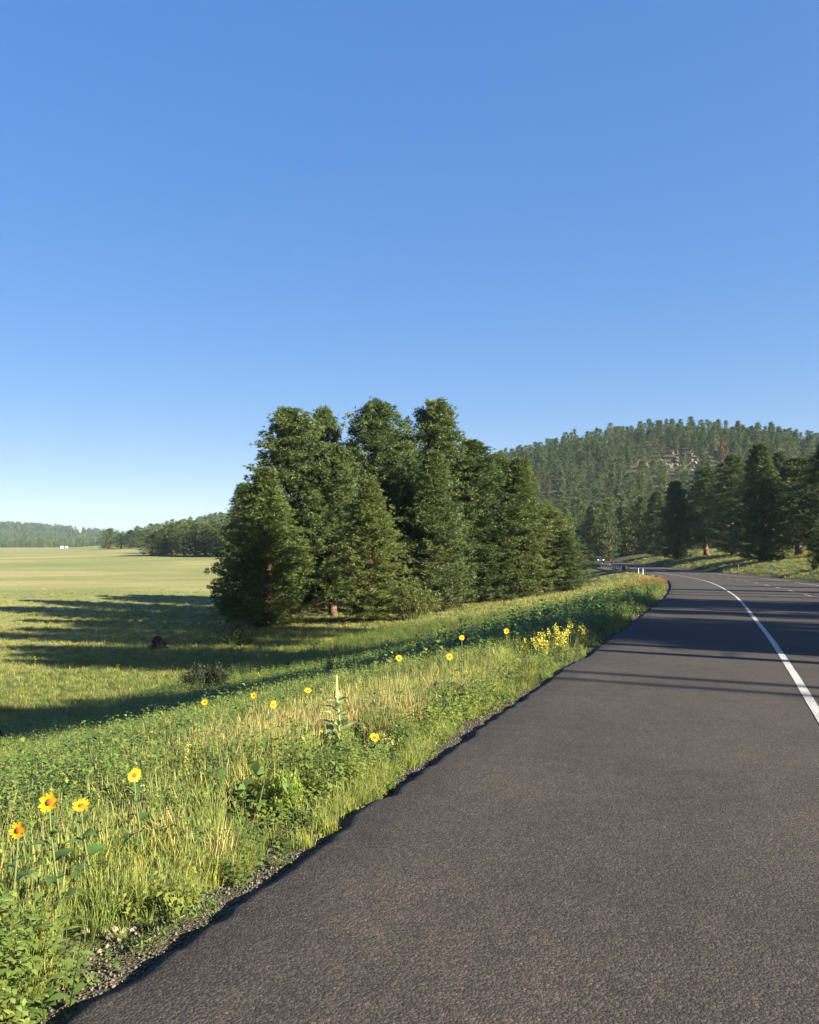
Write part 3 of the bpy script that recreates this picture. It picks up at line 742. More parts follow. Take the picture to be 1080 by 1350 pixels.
CLEAR = [(at(446, 985), .28, 1.3), (at(374, 1074), .24, .8), (at(145, 1240), .26, .5), (at(250, 1040), .12, .8), (at(182, 1108), .12, .7), (at(330, 1085), .2, .6), (at(437, 893), .5, 2.2),
         (at(272, 908), .9, 2.0), (at(748, 856), .5, 1.5), (at(728, 860), .5, 1.5), (at(708, 868), .5, 1.5), (at(494, 990), .2, .5), (at(590, 935), .25, .8), (at(500, 1000), .2, .5)]
def clear(x, y):
    """True where no tall growth hides a single plant or the stones"""
    ok = np.ones(len(x), bool)
    for (cx, cy, _), r_, front in CLEAR:
        n_ = math.hypot(cx, cy); ux, uy = cx / n_, cy / n_
        al = (x - cx) * ux + (y - cy) * uy; la = (x - cx) * uy - (y - cy) * ux
        ok &= ~((np.abs(la) < r_) & (al < r_) & (al > -front))
    return ok
dryf = lambda x, y: fbm(x / 2.3 + 11, y / 2.3 + 4)          # patchiness of dry grass
leaff = lambda x, y: fbm(x / 3.2 + 71, y / 3.2 + 33)
def ragged(x, y, s): return s - .04 - .22 * sstep(.4, .75, fbm(x * .9 + 5, y * .9)) - .08 * vnoise(x * 4, y * 4)
# --- green grass
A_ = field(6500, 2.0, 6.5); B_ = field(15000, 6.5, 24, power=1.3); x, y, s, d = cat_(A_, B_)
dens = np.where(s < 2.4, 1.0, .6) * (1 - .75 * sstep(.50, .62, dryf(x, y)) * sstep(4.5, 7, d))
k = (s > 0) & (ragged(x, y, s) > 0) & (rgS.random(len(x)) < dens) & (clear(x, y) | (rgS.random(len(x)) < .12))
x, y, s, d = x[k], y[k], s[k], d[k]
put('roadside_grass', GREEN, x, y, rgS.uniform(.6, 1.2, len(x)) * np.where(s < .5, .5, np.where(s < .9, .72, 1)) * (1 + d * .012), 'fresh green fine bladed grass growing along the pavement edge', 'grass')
# --- dry grass
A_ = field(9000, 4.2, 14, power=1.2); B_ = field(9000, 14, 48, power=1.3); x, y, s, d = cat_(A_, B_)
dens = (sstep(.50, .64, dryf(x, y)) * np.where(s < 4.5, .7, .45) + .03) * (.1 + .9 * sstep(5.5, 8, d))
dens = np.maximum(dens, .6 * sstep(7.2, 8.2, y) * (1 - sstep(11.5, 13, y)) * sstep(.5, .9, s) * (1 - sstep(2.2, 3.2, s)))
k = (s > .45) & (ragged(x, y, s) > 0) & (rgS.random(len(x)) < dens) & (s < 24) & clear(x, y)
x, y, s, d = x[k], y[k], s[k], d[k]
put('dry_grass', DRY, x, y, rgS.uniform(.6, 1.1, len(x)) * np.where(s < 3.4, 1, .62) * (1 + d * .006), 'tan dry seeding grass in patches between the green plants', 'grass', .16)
# --- leafy weeds of the verge
A_ = field(10500, 2.4, 10, power=.9); B_ = field(30000, 10, 60, power=1.2); x, y, s, d = cat_(A_, B_)
dens = .45 + .55 * sstep(1.3, 2.8, s + .8 * (leaff(x, y) - .5)) * sstep(.34, .48, leaff(x, y) + .12 * (s > 3))
dens *= (1 - .55 * sstep(20, 28, s)) * (1 - .85 * sstep(.50, .62, dryf(x, y)) * (s < 5))
tanp = sstep(6.6, 7.6, y) * (1 - sstep(12.5, 14, y)) * sstep(.4, .8, s) * (1 - sstep(2.4, 3.4, s)); dens *= 1 - .75 * tanp
dens = np.maximum(dens, .9 * sstep(13, 17, y) * sstep(.3, .6, s))
k = (s > .35) & (ragged(x, y, s) > 0) & (rgS.random(len(x)) < dens) & (s < 30) & clear(x, y)
x, y, s, d = x[k], y[k], s[k], d[k]
put('leafy_weeds', FORB, x, y, rgS.uniform(.65, 1.25, len(x)) * (1 + d * .008) * np.where(s > 20, .65, 1), 'knee high leafy green weeds covering the verge and slope', 'weeds', .1)
# --- broad leaved plants
A_ = field(700, 3.0, 10); B_ = field(3600, 10, 55, power=1.3); x, y, s, d = cat_(A_, B_)
dens = sstep(.45, .6, leaff(x + 40, y)) * np.where(s < 2, .25, .9) * sstep(.5, 1.3, s) * (1 - sstep(8, 13, s)) * sstep(3.4, 4.2, d)
dens = np.maximum(dens, .95 * sstep(14, 18, y) * sstep(.3, .7, s) * (1 - sstep(4, 7, s)))
k = (s > .5) & (ragged(x, y, s) > 0.1) & (rgS.random(len(x)) < dens) & clear(x, y)
x, y, s, d = x[k], y[k], s[k], d[k]
put('broad_leaf_weeds', BROAD, x, y, rgS.uniform(.55, 1.1, len(x)) * (1 + .45 * sstep(14, 19, y) * (1 - sstep(3, 6, s))), 'taller broad leaved weeds along the verge', 'weeds', .08)
# --- tiny yellow flowers far down the slope
YF = [forb(91 + k, 2, .3, .5, 8, .07, .03, (.10, .16, .042), (.20, .27, .08), .2, fl=(.80, .58, .03), nfl=3) for k in range(2)]
x, y, s, d = field(150, 9, 60, power=1.2); k = (s > 2.5) & (s < 36); x, y, s, d = x[k], y[k], s[k], d[k]
put('small_yellow_flowers', YF, x, y, rgS.uniform(.8, 1.2, len(x)) * (1 + d * .008), 'tiny yellow wildflowers dotted over the green slope', 'flowers')
# --- low herbs
A_ = field(3200, 2.2, 12, power=1.2); B_ = field(15000, 12, 60, power=1.3); x, y, s, d = cat_(A_, B_)
k = (s > .12) & (ragged(x, y, s) > -.06) & (s < 34) & (np.hypot(x + 1.35, y - 3.72) > .3)
x, y, s, d = x[k], y[k], s[k], d[k]
put('low_herbs', LOW, x, y, rgS.uniform(.7, 1.4, len(x)) * (1 + d * .012), 'low creeping herbs between the grasses', 'herbs', .15)
# --- short grass of the slope, meadow and the right hand bank
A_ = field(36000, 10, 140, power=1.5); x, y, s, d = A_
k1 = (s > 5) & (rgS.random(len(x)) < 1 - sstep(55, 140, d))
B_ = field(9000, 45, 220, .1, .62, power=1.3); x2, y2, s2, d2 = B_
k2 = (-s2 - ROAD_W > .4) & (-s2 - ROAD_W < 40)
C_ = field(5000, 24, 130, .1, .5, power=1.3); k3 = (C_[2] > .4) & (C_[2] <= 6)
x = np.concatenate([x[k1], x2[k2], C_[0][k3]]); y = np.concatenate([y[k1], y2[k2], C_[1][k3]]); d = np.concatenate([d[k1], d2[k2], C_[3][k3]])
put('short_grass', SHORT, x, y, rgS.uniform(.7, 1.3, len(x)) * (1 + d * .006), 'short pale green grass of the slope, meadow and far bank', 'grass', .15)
# --- weeds along the right road edge
B_ = field(2600, 50, 210, .1, .62, power=1.2); x, y, s, d = B_; r = -s - ROAD_W
k = (r > .3) & (r < 3.5); x, y = x[k], y[k]
put('bank_weeds', BROAD, x, y, rgS.uniform(.8, 1.7, len(x)), 'leafy weeds along the far right edge of the road', 'weeds')
# --- rusty grass patch near the bend
RED = [blade_tuft(71 + k, 26, .3, .6, .4, .02, (.20, .10, .05), (.34, .15, .08), .12) for k in range(2)]
ex, ey = at(852, 768, .3, 20, 200)[:2]; n = 260
tq = rgS.uniform(-14, 16, n); x = ex + tq * .31 + rgS.normal(0, 1.1, n); y = ey + tq; s, _ = sroad(x, y); k = s > .25
put('rusty_grass', RED, x[k], y[k], rgS.uniform(.6, 1.1, k.sum()), 'patch of rust red seeding grass beside the road near the bend', 'grass')
# --- loose gravel beside the pavement
def pebble(seed):
    rg = np.random.default_rng(seed)
    V = np.array([(1, 0, 0), (-1, 0, 0), (0, 1, 0), (0, -1, 0), (0, 0, .6), (0, 0, -.6), (.7, .7, .2), (-.7, .6, .2), (-.6, -.7, .15), (.7, -.6, .2)]) * rg.uniform(.7, 1.2, (10, 1)) * .0065
    Fc = np.array([(0, 6, 4), (6, 2, 4), (2, 7, 4), (7, 1, 4), (1, 8, 4), (8, 3, 4), (3, 9, 4), (9, 0, 4), (6, 0, 5), (2, 6, 5), (7, 2, 5), (1, 7, 5), (8, 1, 5), (3, 8, 5), (9, 3, 5), (0, 9, 5)])
    c_ = np.array([.085, .078, .072]) * rg.uniform(.5, 1.6); return V, Fc, np.tile([*c_, 1.], (10, 1))
gm = leafy('gravel_stone', 0, .9)
x, y, s, d = field(90000, 2.2, 16, -.6, .3, 1.6); k = (s > .05) & (s < .22 + .4 * fbm(x, y)) & (rgS.random(len(x)) < .9)
x, y = x[k], y[k]; n = len(x)
scatter('loose_gravel', [pebble(k) for k in range(5)], np.stack([x, y, H(x, y) + .004], 1), rgS.uniform(0, 6.28, (n, 3)), rgS.uniform(.3, 1.35, n) ** 1.8, rgS.random(n), gm, 'loose dark gravel crumbs along the pavement edge', 'gravel')

# ------------------------------------------------------------------ single plants
def colmesh(name, V, Fc, C, m):
    me = make_mesh(name, np.asarray(V), np.asarray(Fc), [m]); a_ = me.attributes.new('Col', 'FLOAT_COLOR', 'POINT')
    a_.data.foreach_set('color', np.asarray(C, np.float32).ravel()); return me
def big_leaf(ln, wd, col, seed=0):
    """heart shaped leaf along +X, folded on its midrib, drooping"""
    rg = np.random.default_rng(seed); us = [0, .12, .3, .52, .76, 1]; ws = [.12, .85, 1, .78, .4, 0.02]; V = []; Fc = []
    for u, w in zip(us, ws):
        dz = .12 * ln * math.sin(u * 2.2) - .25 * ln * u * u
        for sgn in (-1, 0, 1): V.append((u * ln, sgn * w * wd * .5, dz + abs(sgn) * w * wd * .12 + rg.normal() * .002))
    for k in range(5):
        for j in (0, 1): a_ = k * 3 + j; Fc.append((a_, a_ + 3, a_ + 4, a_ + 1))
    C = [(*(np.array(col) * (1.15 if i % 3 == 1 else 1)), 1) for i in range(len(V))]
    return colmesh('leaf', V, np.array(Fc), C, M['plant'])
LEAFM = [big_leaf(.15, .11, (.09, .15, .04), k) for k in range(3)]
def petal_ring(n, r0, r1, w, cup, seed):
    rg = np.random.default_rng(seed); V = []; Fc = []; C = []
    for layer in range(2):
        for k in range(n):
            a = 6.283 * (k + .5 * layer) / n + rg.normal() * .06; ca, sa = math.cos(a), math.sin(a); L_ = r1 * rg.uniform(.85, 1.08); b = len(V); zt = cup * rg.uniform(.3, 1.2)
            for u, ww in ((0, .5), (.4, 1), (.75, .75), (1, .06)):
                rr = r0 + (L_ - r0) * u; z = .004 * layer + zt * u * u
                for sg in (-1, 1): V.append((rr * ca - sg * w * ww * .5 * sa, rr * sa + sg * w * ww * .5 * ca, z))
                cc = (.80, .53 - .09 * (1 - u), .02); C += [(*cc, 1)] * 2
            for q in range(3): Fc.append((b + 2 * q, b + 2 * q + 1, b + 2 * q + 3, b + 2 * q + 2))
    return colmesh('petals', V, np.array(Fc), C, M['petal'])
PET = [petal_ring(11, .014, .046, .017, .010, k) for k in range(3)]
def dome(r, hgt, n=14, rings=4):
    V = [(0, 0, hgt)]; Fc = []
    for k in range(1, rings + 1):
        a = k / rings * 1.5708
        for i in range(n): t = 6.283 * i / n; V.append((r * math.sin(a) * math.cos(t), r * math.sin(a) * math.sin(t), hgt * math.cos(a)))
    for i in range(n): Fc.append((0, 1 + i, 1 + (i + 1) % n))
    for k in range(rings - 1):
        for i in range(n): a = 1 + k * n + i; b = 1 + k * n + (i + 1) % n; Fc.append((a, a + n, b + n, b))
    return make_mesh('disc', V, Fc, [M['disc']], True)
DISC = dome(.0165, .009)
stem_c = noisy('stem_green', (.10, .13, .04), (.15, .18, .06), 40, .8, .2, .002)
def sunflower(px, py, hgt, face, label, size=1.0, leaves=7):
    """px,py: flower head; face: (azimuth towards camera, tilt up)"""
    x, y, z = at(px, py, hgt)
    while hgt > .2 and sroad(np.array([x]), np.array([y]))[0][0] < .45: hgt -= .04; x, y, z = at(px, py, hgt)
    rg = np.random.default_rng(int(px * 3 + py))
    t = empty('sunflower', (x, y, z), 0); tag(t, label, 'sunflower', 'wild sunflowers on the verge')
    bx, by = rg.normal() * .05, rg.normal() * .05
    u = np.linspace(0, 1, 7); S_ = np.stack([bx * (1 - u) ** 1.5, by * (1 - u) ** 1.5, hgt * u], 1); S_[-1] += (0, 0, -.004)
    mb = MB(); mb.tube(np.vstack([[S_[0][0], S_[0][1], -.06], S_]), np.linspace(.008, .0035, 8), 6); mb.build('stem', stem_c, t, True)
    for k in range(leaves):
        uu = .2 + .72 * (k + rg.random() * .6) / leaves; o = link('leaf', LEAFM[k % 3], t, tuple(np.array([np.interp(uu, u, S_[:, i]) for i in range(3)])))
        s_ = size * rg.uniform(.65, 1.15) * (1.25 - .7 * uu); o.scale = (s_, s_, s_); o.rotation_euler = (rg.normal() * .2, rg.uniform(-.5, .15), k * 2.39 + rg.normal() * .3)
    hd = link('petals', PET[int(px) % 3], t, (0, 0, hgt)); hd.rotation_euler = (R(90) - face[1], 0, face[0]); hd.scale = (size,) * 3
    d = link('disc', DISC, hd, (0, 0, .003))
    return t
SUNF = [
    (65, 1058, .62, (-.1, .35), 'largest open sunflower, rightmost of the two left of the drooping one', 1.02),
    (107, 1063, .52, (.2, 1.15), 'sunflower seen almost edge on, drooping, right of the largest one', 0.95),
    (24, 1095, .52, (-.2, .3), 'sunflower nearest the lower left corner of the photo', 0.88),
    (177, 1022, .58, (.7, .1), 'single sunflower above the row of three on the left', 0.86),
    (494, 973, .45, (.4, .9), 'tilted orange sunflower low by the pavement in the middle of the verge', 0.95),
    (360, 929, .62, (.9, .2), 'sunflower seen from the side left of the mullein stalk', 1.02),
    (335, 917, .6, (.0, .4), 'small sunflower at the edge of the shade band left of the mullein', 1.00),
    (406, 911, .62, (.3, .9), 'sunflower just left below the brown cone shaped bush', 1.04),
    (668, 832, .85, (.1, .25), 'bright sunflower rising before the shaded weeds, left of the yellow blossom bushes', 1.23),
    (787, 809, .8, (.0, .3), 'far sunflower among the weeds near the pavement, right of the yellow blossom bushes', 1.23),
    (526, 868, .75, (.2, .5), 'sunflower in the upper middle of the verge above the tan grass', 1.12),
    (593, 866, .75, (.2, .5), 'sunflower above the tan grass, second from the bright one', 1.15),
    (609, 841, .75, (.2, .5), 'sunflower at the edge of the upper shade band', 1.18),
    (270, 926, .6, (.1, .4), 'tiny sunflower in the shade band below the dark shrub', 1.00),
    (8, 954, .6, (.0, .4), 'small sunflower at the left edge of the photo', 1.05),
]
for i, (px, py, hgt, face, lab, sz) in enumerate(SUNF): sunflower(px, py, hgt, face, lab, sz if i < 5 else sz * .72, 7 if i < 5 else 5)

def bush(name, px, py, w, h, n, ln, wd, c1, c2, label, cat, stems=26, flower=None, nf=0, cone=False, group=None, up=.7, fsize=.02):
    """py: row of the base; leaves along many upright stems"""
    x, y, z = at(px, py, 0); rg = np.random.default_rng(int(px * 5 + py)); t = empty(name, (x, y, z)); tag(t, label, cat, group)
    V = []; Fc = []; C = []; mb = MB(); FV = []; FF = []; FC = []
    for s_ in range(stems):
        a = rg.uniform(0, 6.28); rr = math.sqrt(rg.random()); hx = h * rg.uniform(.65, 1) * ((1 - .55 * rr * rr) if not cone else (1 - .85 * rr))
        o = np.array([math.cos(a) * rr * w * .16, math.sin(a) * rr * w * .16, -.03]); tp = np.array([math.cos(a) * rr * w * .5, math.sin(a) * rr * w * .5, hx])
        mid = (o + tp) / 2 + (0, 0, h * .06); mb.tube([o, mid, tp], [.006 + .004 * h, .004 + .002 * h, .002], 4, False)
        for k in range(n):
            u = rg.uniform(.15, 1) ** .8; q = o + (tp - o) * u + (0, 0, .06 * h * 4 * u * (1 - u)) + rg.normal(size=3) * ln * .9 * u; q[2] = max(q[2], .01); d = rg.normal(size=3) + np.array([0, 0, up]) + (tp - o) / h * .6; d /= np.linalg.norm(d); f = rg.uniform(.6, 1.2)
            lv, lf = leaf_geo(q, d, ln * f, wd * f, rg.uniform(0, .2), np.array([.01, .02, 1.])); b = len(V); V += lv; Fc += [tuple(i + b for i in q_) for q_ in lf]
            cc = np.array(c1) + (np.array(c2) - np.array(c1)) * rg.random(); C += [(*cc, 1)] * 4
        for k in range(nf):
            q = tp + rg.normal(size=3) * (.03 * w, .03 * w, .07 * h) - (0, 0, .05 * h); d = rg.normal(size=3) + (0, 0, .5); d /= np.linalg.norm(d); lv, lf = leaf_geo(q, d, fsize, fsize * .9, 0)
            b = len(FV); FV += lv; FF += [tuple(i + b for i in q_) for q_ in lf]; cc = np.array(flower) * rg.uniform(.8, 1.1); FC += [(*cc, 1)] * 4
    mb.build('stem', M['dead_bark'] if flower is None and c1[0] > c1[1] else stem_c, t)
    link('foliage', colmesh('foliage', V, np.array(Fc), C, M['plant']), t)
    if FV: link('blossom', colmesh('blossom', FV, np.array(FF), FC, M['petal']), t)
    return t
bush('rabbitbrush', 374, 1074, .30, .31, 80, .035, .007, (.22, .30, .045), (.36, .43, .075), 'bright lime green feathery bush beside the pavement', 'bush', 60)
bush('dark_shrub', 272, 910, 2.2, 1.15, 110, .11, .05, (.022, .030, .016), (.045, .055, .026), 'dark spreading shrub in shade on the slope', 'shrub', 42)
bush('brown_bush', 437, 895, .8, 1.0, 90, .06, .025, (.10, .075, .058), (.17, .13, .10), 'small brown cone shaped dry bush above the mullein', 'bush', 34, cone=True)
YB = (.74, .66, .12)
bush('yellow_weed', 748, 856, .8, .68, 10, .05, .012, (.12, .16, .04), (.20, .24, .06), 'bushiest yellow blossoming weed before the shaded weeds', 'weed', 26, YB, 26, False, 'yellow blossoming weeds', fsize=.032)
bush('yellow_weed', 728, 860, .7, .56, 10, .05, .012, (.12, .16, .04), (.20, .24, .06), 'yellow blossoming weed at the left of the bushiest one', 'weed', 22, YB, 24, False, 'yellow blossoming weeds', fsize=.032)
bush('yellow_weed', 708, 868, .6, .45, 10, .05, .012, (.12, .16, .04), (.20, .24, .06), 'low yellow blossoming weed, leftmost of the yellow three', 'weed', 18, YB, 16, False, 'yellow blossoming weeds', fsize=.045)
bush('yellow_weed', 250, 1040, .16, .42, 7, .04, .008, (.14, .18, .05), (.22, .26, .08), 'pale yellow blossoming stalk cluster left of the lime green bush', 'weed', 9, (.82, .72, .16), 26, False, None, fsize=.018)
bush('pale_weed', 182, 1108, .16, .42, 12, .05, .012, (.24, .28, .12), (.36, .40, .20), 'pale grey green upright weed right of the sunflowers', 'weed', 7, (.62, .62, .34), 8, False, None, fsize=.014)
bush('yellow_weed', 500, 1000, .3, .28, 12, .05, .014, (.14, .18, .05), (.22, .26, .08), 'low yellow green weed under the tilted orange sunflower', 'weed', 14, (.74, .66, .16), 6, False, None, fsize=.016)
bush('juniper_bush', 545, 818, 4.6, 3.6, 60, .26, .09, (.085, .105, .03), (.15, .165, .05), 'yellowish green juniper bush at the foot of the clump', 'bush', 70, cone=False)
bush('juniper_bush', 590, 800, 3.4, 3.0, 60, .26, .09, (.085, .105, .03), (.15, .165, .05), 'smaller olive juniper bush right behind the yellowish one under the clump', 'bush', 50)
bush('juniper_bush', 312, 850, 3.4, 1.7, 50, .2, .07, (.06, .085, .026), (.11, .13, .04), 'low green bush under the leftmost pines of the clump', 'bush', 36)
for px, py, lab in ((330, 1085, 'broad leaved plant just left of the lime green bush'), (590, 935, 'broad leaved plant in the tan grass near the pavement'), (30, 1140, 'broad leaved plant below the lowest sunflower')):
    bush('leafy_plant', px, py, .45, .36, 8, .10, .06, (.07, .125, .03), (.12, .18, .05), lab, 'plant', 9, up=.3)

# mullein
mx, my, mz = at(446, 985, 0); hM = row_z(890, my) - mz
t = empty('mullein', (mx, my, mz)); tag(t, 'tall pale mullein stalk with woolly leaves standing in the tan grass', 'mullein')
mb = MB(); mb.tube([(0, 0, -.05), (.01, 0, hM * .4), (-.02, 0, hM * .72)], [.014, .012, .011], 8); mb.build('stem', noisy('mullein_stem', (.28, .31, .14), (.36, .38, .18), 30, .9, .3, .003), t, True)
mb = MB(); zz = np.linspace(hM * .68, hM, 26); mb.tube([(-.02 - .01 * (z_ - hM * .7), 0, z_) for z_ in zz], [(.017 + .005 * ((i * 7) % 3)) * (1 - .55 * i / 25) for i in range(26)], 9)
mb.build('flower_spike', noisy('mullein_spike', (.42, .40, .12), (.62, .56, .17), 60, .9, .8, .008), t, True)
ML = [big_leaf(.24, .10, (.26, .32, .15), 20 + k) for k in range(2)]
rg = np.random.default_rng(77)
for k in range(15):
    u = .1 + .58 * k / 14; o = link('leaf', ML[k % 2], t, (0, 0, hM * u)); s_ = 1.25 - .9 * u; o.scale = (s_,) * 3; o.rotation_euler = (rg.normal() * .2, -.55 + rg.normal() * .2, k * 2.4 + rg.normal() * .3)

# stones by the pavement
ST = [rock_mesh(60 + k, M['stone'], 2, .2) for k in range(4)]
SP = [(113, 1228, .020), (136, 1227, .015), (152, 1226, .017), (163, 1229, .020), (174, 1226, .019), (144, 1236, .021), (157, 1240, .015), (142, 1247, .012), (128, 1233, .012), (131, 1254, .011), (180, 1231, .012), (120, 1236, .010),
      (266, 1159, .011), (264, 1168, .011), (308, 1149, .016), (301, 1150, .012), (321, 1144, .011), (342, 1129, .010), (425, 1073, .012), (391, 1091, .009), (482, 1034, .018), (505, 1036, .014)]
STL = ['upper of two tiny pale stones on the gravel above the creeping weed', 'lower of two tiny pale stones on the gravel above the creeping weed',
       'largest of three tan stones on the gravel midway to the lime green bush', 'leftmost of three tan stones on the gravel midway to the lime green bush',
       'rightmost of three tan stones on the gravel midway to the lime green bush', 'single tiny stone on the gravel just past the three tan ones',
       'small stone on the gravel right of the lime green bush', 'tiny stone on the gravel below the lime green bush',
       'larger of two stones on the gravel below the tilted orange sunflower', 'smaller of two stones on the gravel below the tilted orange sunflower']
for i, (px, py, r_) in enumerate(SP):
    x, y, z = at(px, py, .005); o = link('stone', ST[i % 4], None, (x, y, z + r_ * .35)); o.scale = (r_ * 1.3, r_, r_ * .75); o.rotation_euler = (.3 * math.sin(i), .2 * math.cos(i * 2), i * 1.1)
    tag(o, 'pale tan stone in the cluster at the grass edge near the lower left corner' if i < 12 else STL[i - 12], 'stone',
        'stones in the lower left cluster' if i < 12 else 'scattered stones along the gravel')
# weed creeping over the pavement edge
t = None
x0, y0, z0 = at(176, 1252, .02); t = empty('creeping_weed', (x0, y0, z0)); tag(t, 'low weed with yellowing stem creeping over the pavement edge in the lower left', 'weed')
x1, y1, z1 = at(285, 1218, .02)
mb = MB(); pp = np.stack([np.linspace(0, x1 - x0, 7), np.linspace(0, y1 - y0, 7), np.array([.03, .045, .06, .1, .11, .105, .11])], 1); mb.tube(pp, [.0028] * 7, 5); mb.build('stem', noisy('yellow_stem', (.20, .15, .05), (.28, .22, .08), 30, .8, .2, .002), t)
V = []; Fc = []; C = []; rg = np.random.default_rng(4)
for k in range(420):
    u = rg.random() ** 1.2; q = np.array([np.interp(u, np.linspace(0, 1, 7), pp[:, i]) for i in range(3)]) + rg.normal(size=3) * (.02, .03, .01) * (1.5 - u); d = rg.normal(size=3) + (0.4, 0, .5); d /= np.linalg.norm(d)
    lv, lf = leaf_geo(q, d, .028, .009, 0); b = len(V); V += lv; Fc += [tuple(i + b for i in f) for f in lf]; C += [(*(np.array([.13, .17, .05]) * rg.uniform(.7, 1.4)), 1)] * 4
link('leaf', colmesh('leaf', V, np.array(Fc), C, M['plant']), t)
# bare stalks, leaning stick, stump
x, y, z = at(90, 948, 0); mb = MB(); mb.tube([(0, 0, -.05), (-.05, 0, .28), (-.14, .02, .62)], [.016, .013, .008], 6); o = mb.build('stick', M['stone'], None, True, (x, y, z)); tag(o, 'pale bare stick standing up from the slope', 'stick')
x, y, z = at(6, 985, 0); t = empty('fallen_branch', (x, y, z)); tag(t, 'black charred branch leaning out of the weeds at the left edge', 'branch')
mb = MB(); mb.tube([(.22, 0, -.1), (.0, 0, .2), (-.28, .05, .62), (-.5, .05, .8)], [.035, .04, .04, .03], 7); mb.build('limb', M['dark_wood'], t, True)
mb = MB(); mb.tube([(-.16, .03, -.1), (-.17, .04, .25), (-.2, .05, .55)], [.03, .03, .025], 6); mb.build('limb', M['dark_wood'], t, True)
x, y, z = at(208, 856, 0); t = empty('tree_stump', (x, y, z)); t.scale = (.72, .72, .8); tag(t, 'dark charred stump with a broken branch on the shaded meadow', 'stump')
mb = MB(); mb.tube([(0, 0, -.2), (.02, 0, .3), (-.05, 0, .75), (-.02, .05, 1.05)], [.75, .55, .48, .25], 10); mb.build('trunk', M['dark_wood'], t, False)
mb = MB(); mb.tube([(.3, 0, .55), (.9, -.1, .5), (1.5, -.1, .62)], [.2, .12, .05], 6); mb.build('limb', M['dark_wood'], t)
for k in range(5): mb = MB(); a = k * 1.25; mb.tube([(.3 * math.cos(a), .3 * math.sin(a), .35), (1.0 * math.cos(a), .9 * math.sin(a), .02), (1.3 * math.cos(a), 1.2 * math.sin(a), -.15)], [.22, .14, .06], 6); mb.build('root', M['dark_wood'], t)

# ------------------------------------------------------------------ guard rail, marker posts, car
def rail_path(a, off):
    P, NL, ZZ = edge_at(np.asarray(a)); q = P + NL * off; return np.stack([q[:, 0], q[:, 1], ZZ], 1), NL
aG0 = float(np.interp(143, EDGE[:, 1], _S)); aG1 = float(np.interp(262, EDGE[:, 1], _S))
aa = np.arange(aG0, aG1, 1.9); Pp, NLp = rail_path(aa, .75); base = Pp[0].copy()
gr_o = empty('guard_rail', tuple(base)); tag(gr_o, 'galvanised steel guard rail on posts along the left side of the bend', 'guard rail')
prof = [(.0, -.155), (.045, -.13), (.045, -.075), (-.02, -.03), (-.02, .03), (.045, .075), (.045, .13), (.0, .155)]
V = []
for p, nl in zip(Pp, NLp):
    for (o_, zz_) in prof: V.append((p[0] - nl[0] * o_ - base[0], p[1] - nl[1] * o_ - base[1], p[2] + .55 + zz_ - base[2]))
n8 = len(prof); Fc = [(k * n8 + j, k * n8 + j + 1, (k + 1) * n8 + j + 1, (k + 1) * n8 + j) for k in range(len(Pp) - 1) for j in range(n8 - 1)]
rl = link('rail', make_mesh('rail', V, Fc, [M['galv']]), gr_o); sm = rl.modifiers.new('thickness', 'SOLIDIFY'); sm.thickness = .02
pm = MB(); pm.box((0, 0, .25), (.15, .2, .95), .01); PM = pm.mesh('post', [M['post_wood']])
rm = MB(); rm.box((0, 0, 0), (.10, .03, .14), .005); RM_ = rm.mesh('reflector', [M['white_plastic']])
for i in range(0, len(Pp), 2):
    p = Pp[i] + np.array([*NLp[i] * .16, 0]); o = link('post', PM, gr_o, tuple(p - base)); o.rotation_euler = (0, 0, math.atan2(NLp[i][1], NLp[i][0]))
    if i % 6 == 0:
        q = Pp[i] - np.array([*NLp[i] * .06, 0]); link('reflector', RM_, gr_o, (q[0] - base[0], q[1] - base[1], q[2] + .76 - base[2]))
mb = MB(); mb.box((0, 0, .5), (.5, .5, .5), .06); e = mb.build('end_terminal', M['dark_wood'], gr_o); e.location = (-.1, -.6, 0)
def marker(px, py, h_, label, m, cat='marker post', w=.10, cap=None, name='marker_post', hgt=0.25, d0=60):
    x, y, z = at(px, py, 0, d0, 400); t = empty(name, (x, y, z)); tag(t, label, cat)
    mb = MB(); mb.box((0, 0, h_ / 2 - .15), (w, w * .4, h_ + .3), .008); mb.build('post', m, t)
    if cap: mb = MB(); mb.box((0, -w * .3, h_ - .16), (w * .9, .02, .2), .004); mb.build('reflector', cap, t)
marker(842, 757, .85, 'white marker post left of the pair beside the road', M['white_plastic'], cap=M['galv'], w=.11)
marker(848, 758, .85, 'white marker post right of the pair beside the road', M['white_plastic'], cap=M['galv'], w=.11)
marker(820, 754, 2.6, 'tall thin pale marker rod at the end of the guard rail', M['white_plastic'], w=.07)
marker(974, 755, 1.2, 'thin marker post on the far right side of the road', M['post_wood'], w=.12)
x, y, z = at(826, 754, 0, 60, 400); t = empty('marker_sign', (x, y, z)); tag(t, 'small yellow and orange marker at the end of the guard rail', 'sign')
mb = MB(); mb.box((0, 0, .3), (.12, .08, 1.0), .01); mb.build('post', M['post_wood'], t)
mb = MB(); mb.box((0, -.06, .72), (.42, .03, .62), .02); mb.build('panel', M['yellow_sign'], t)
mb = MB(); mb.box((.35, -.02, .5), (.3, .03, .45), .02); mb.build('panel', M['orange_sign'], t)

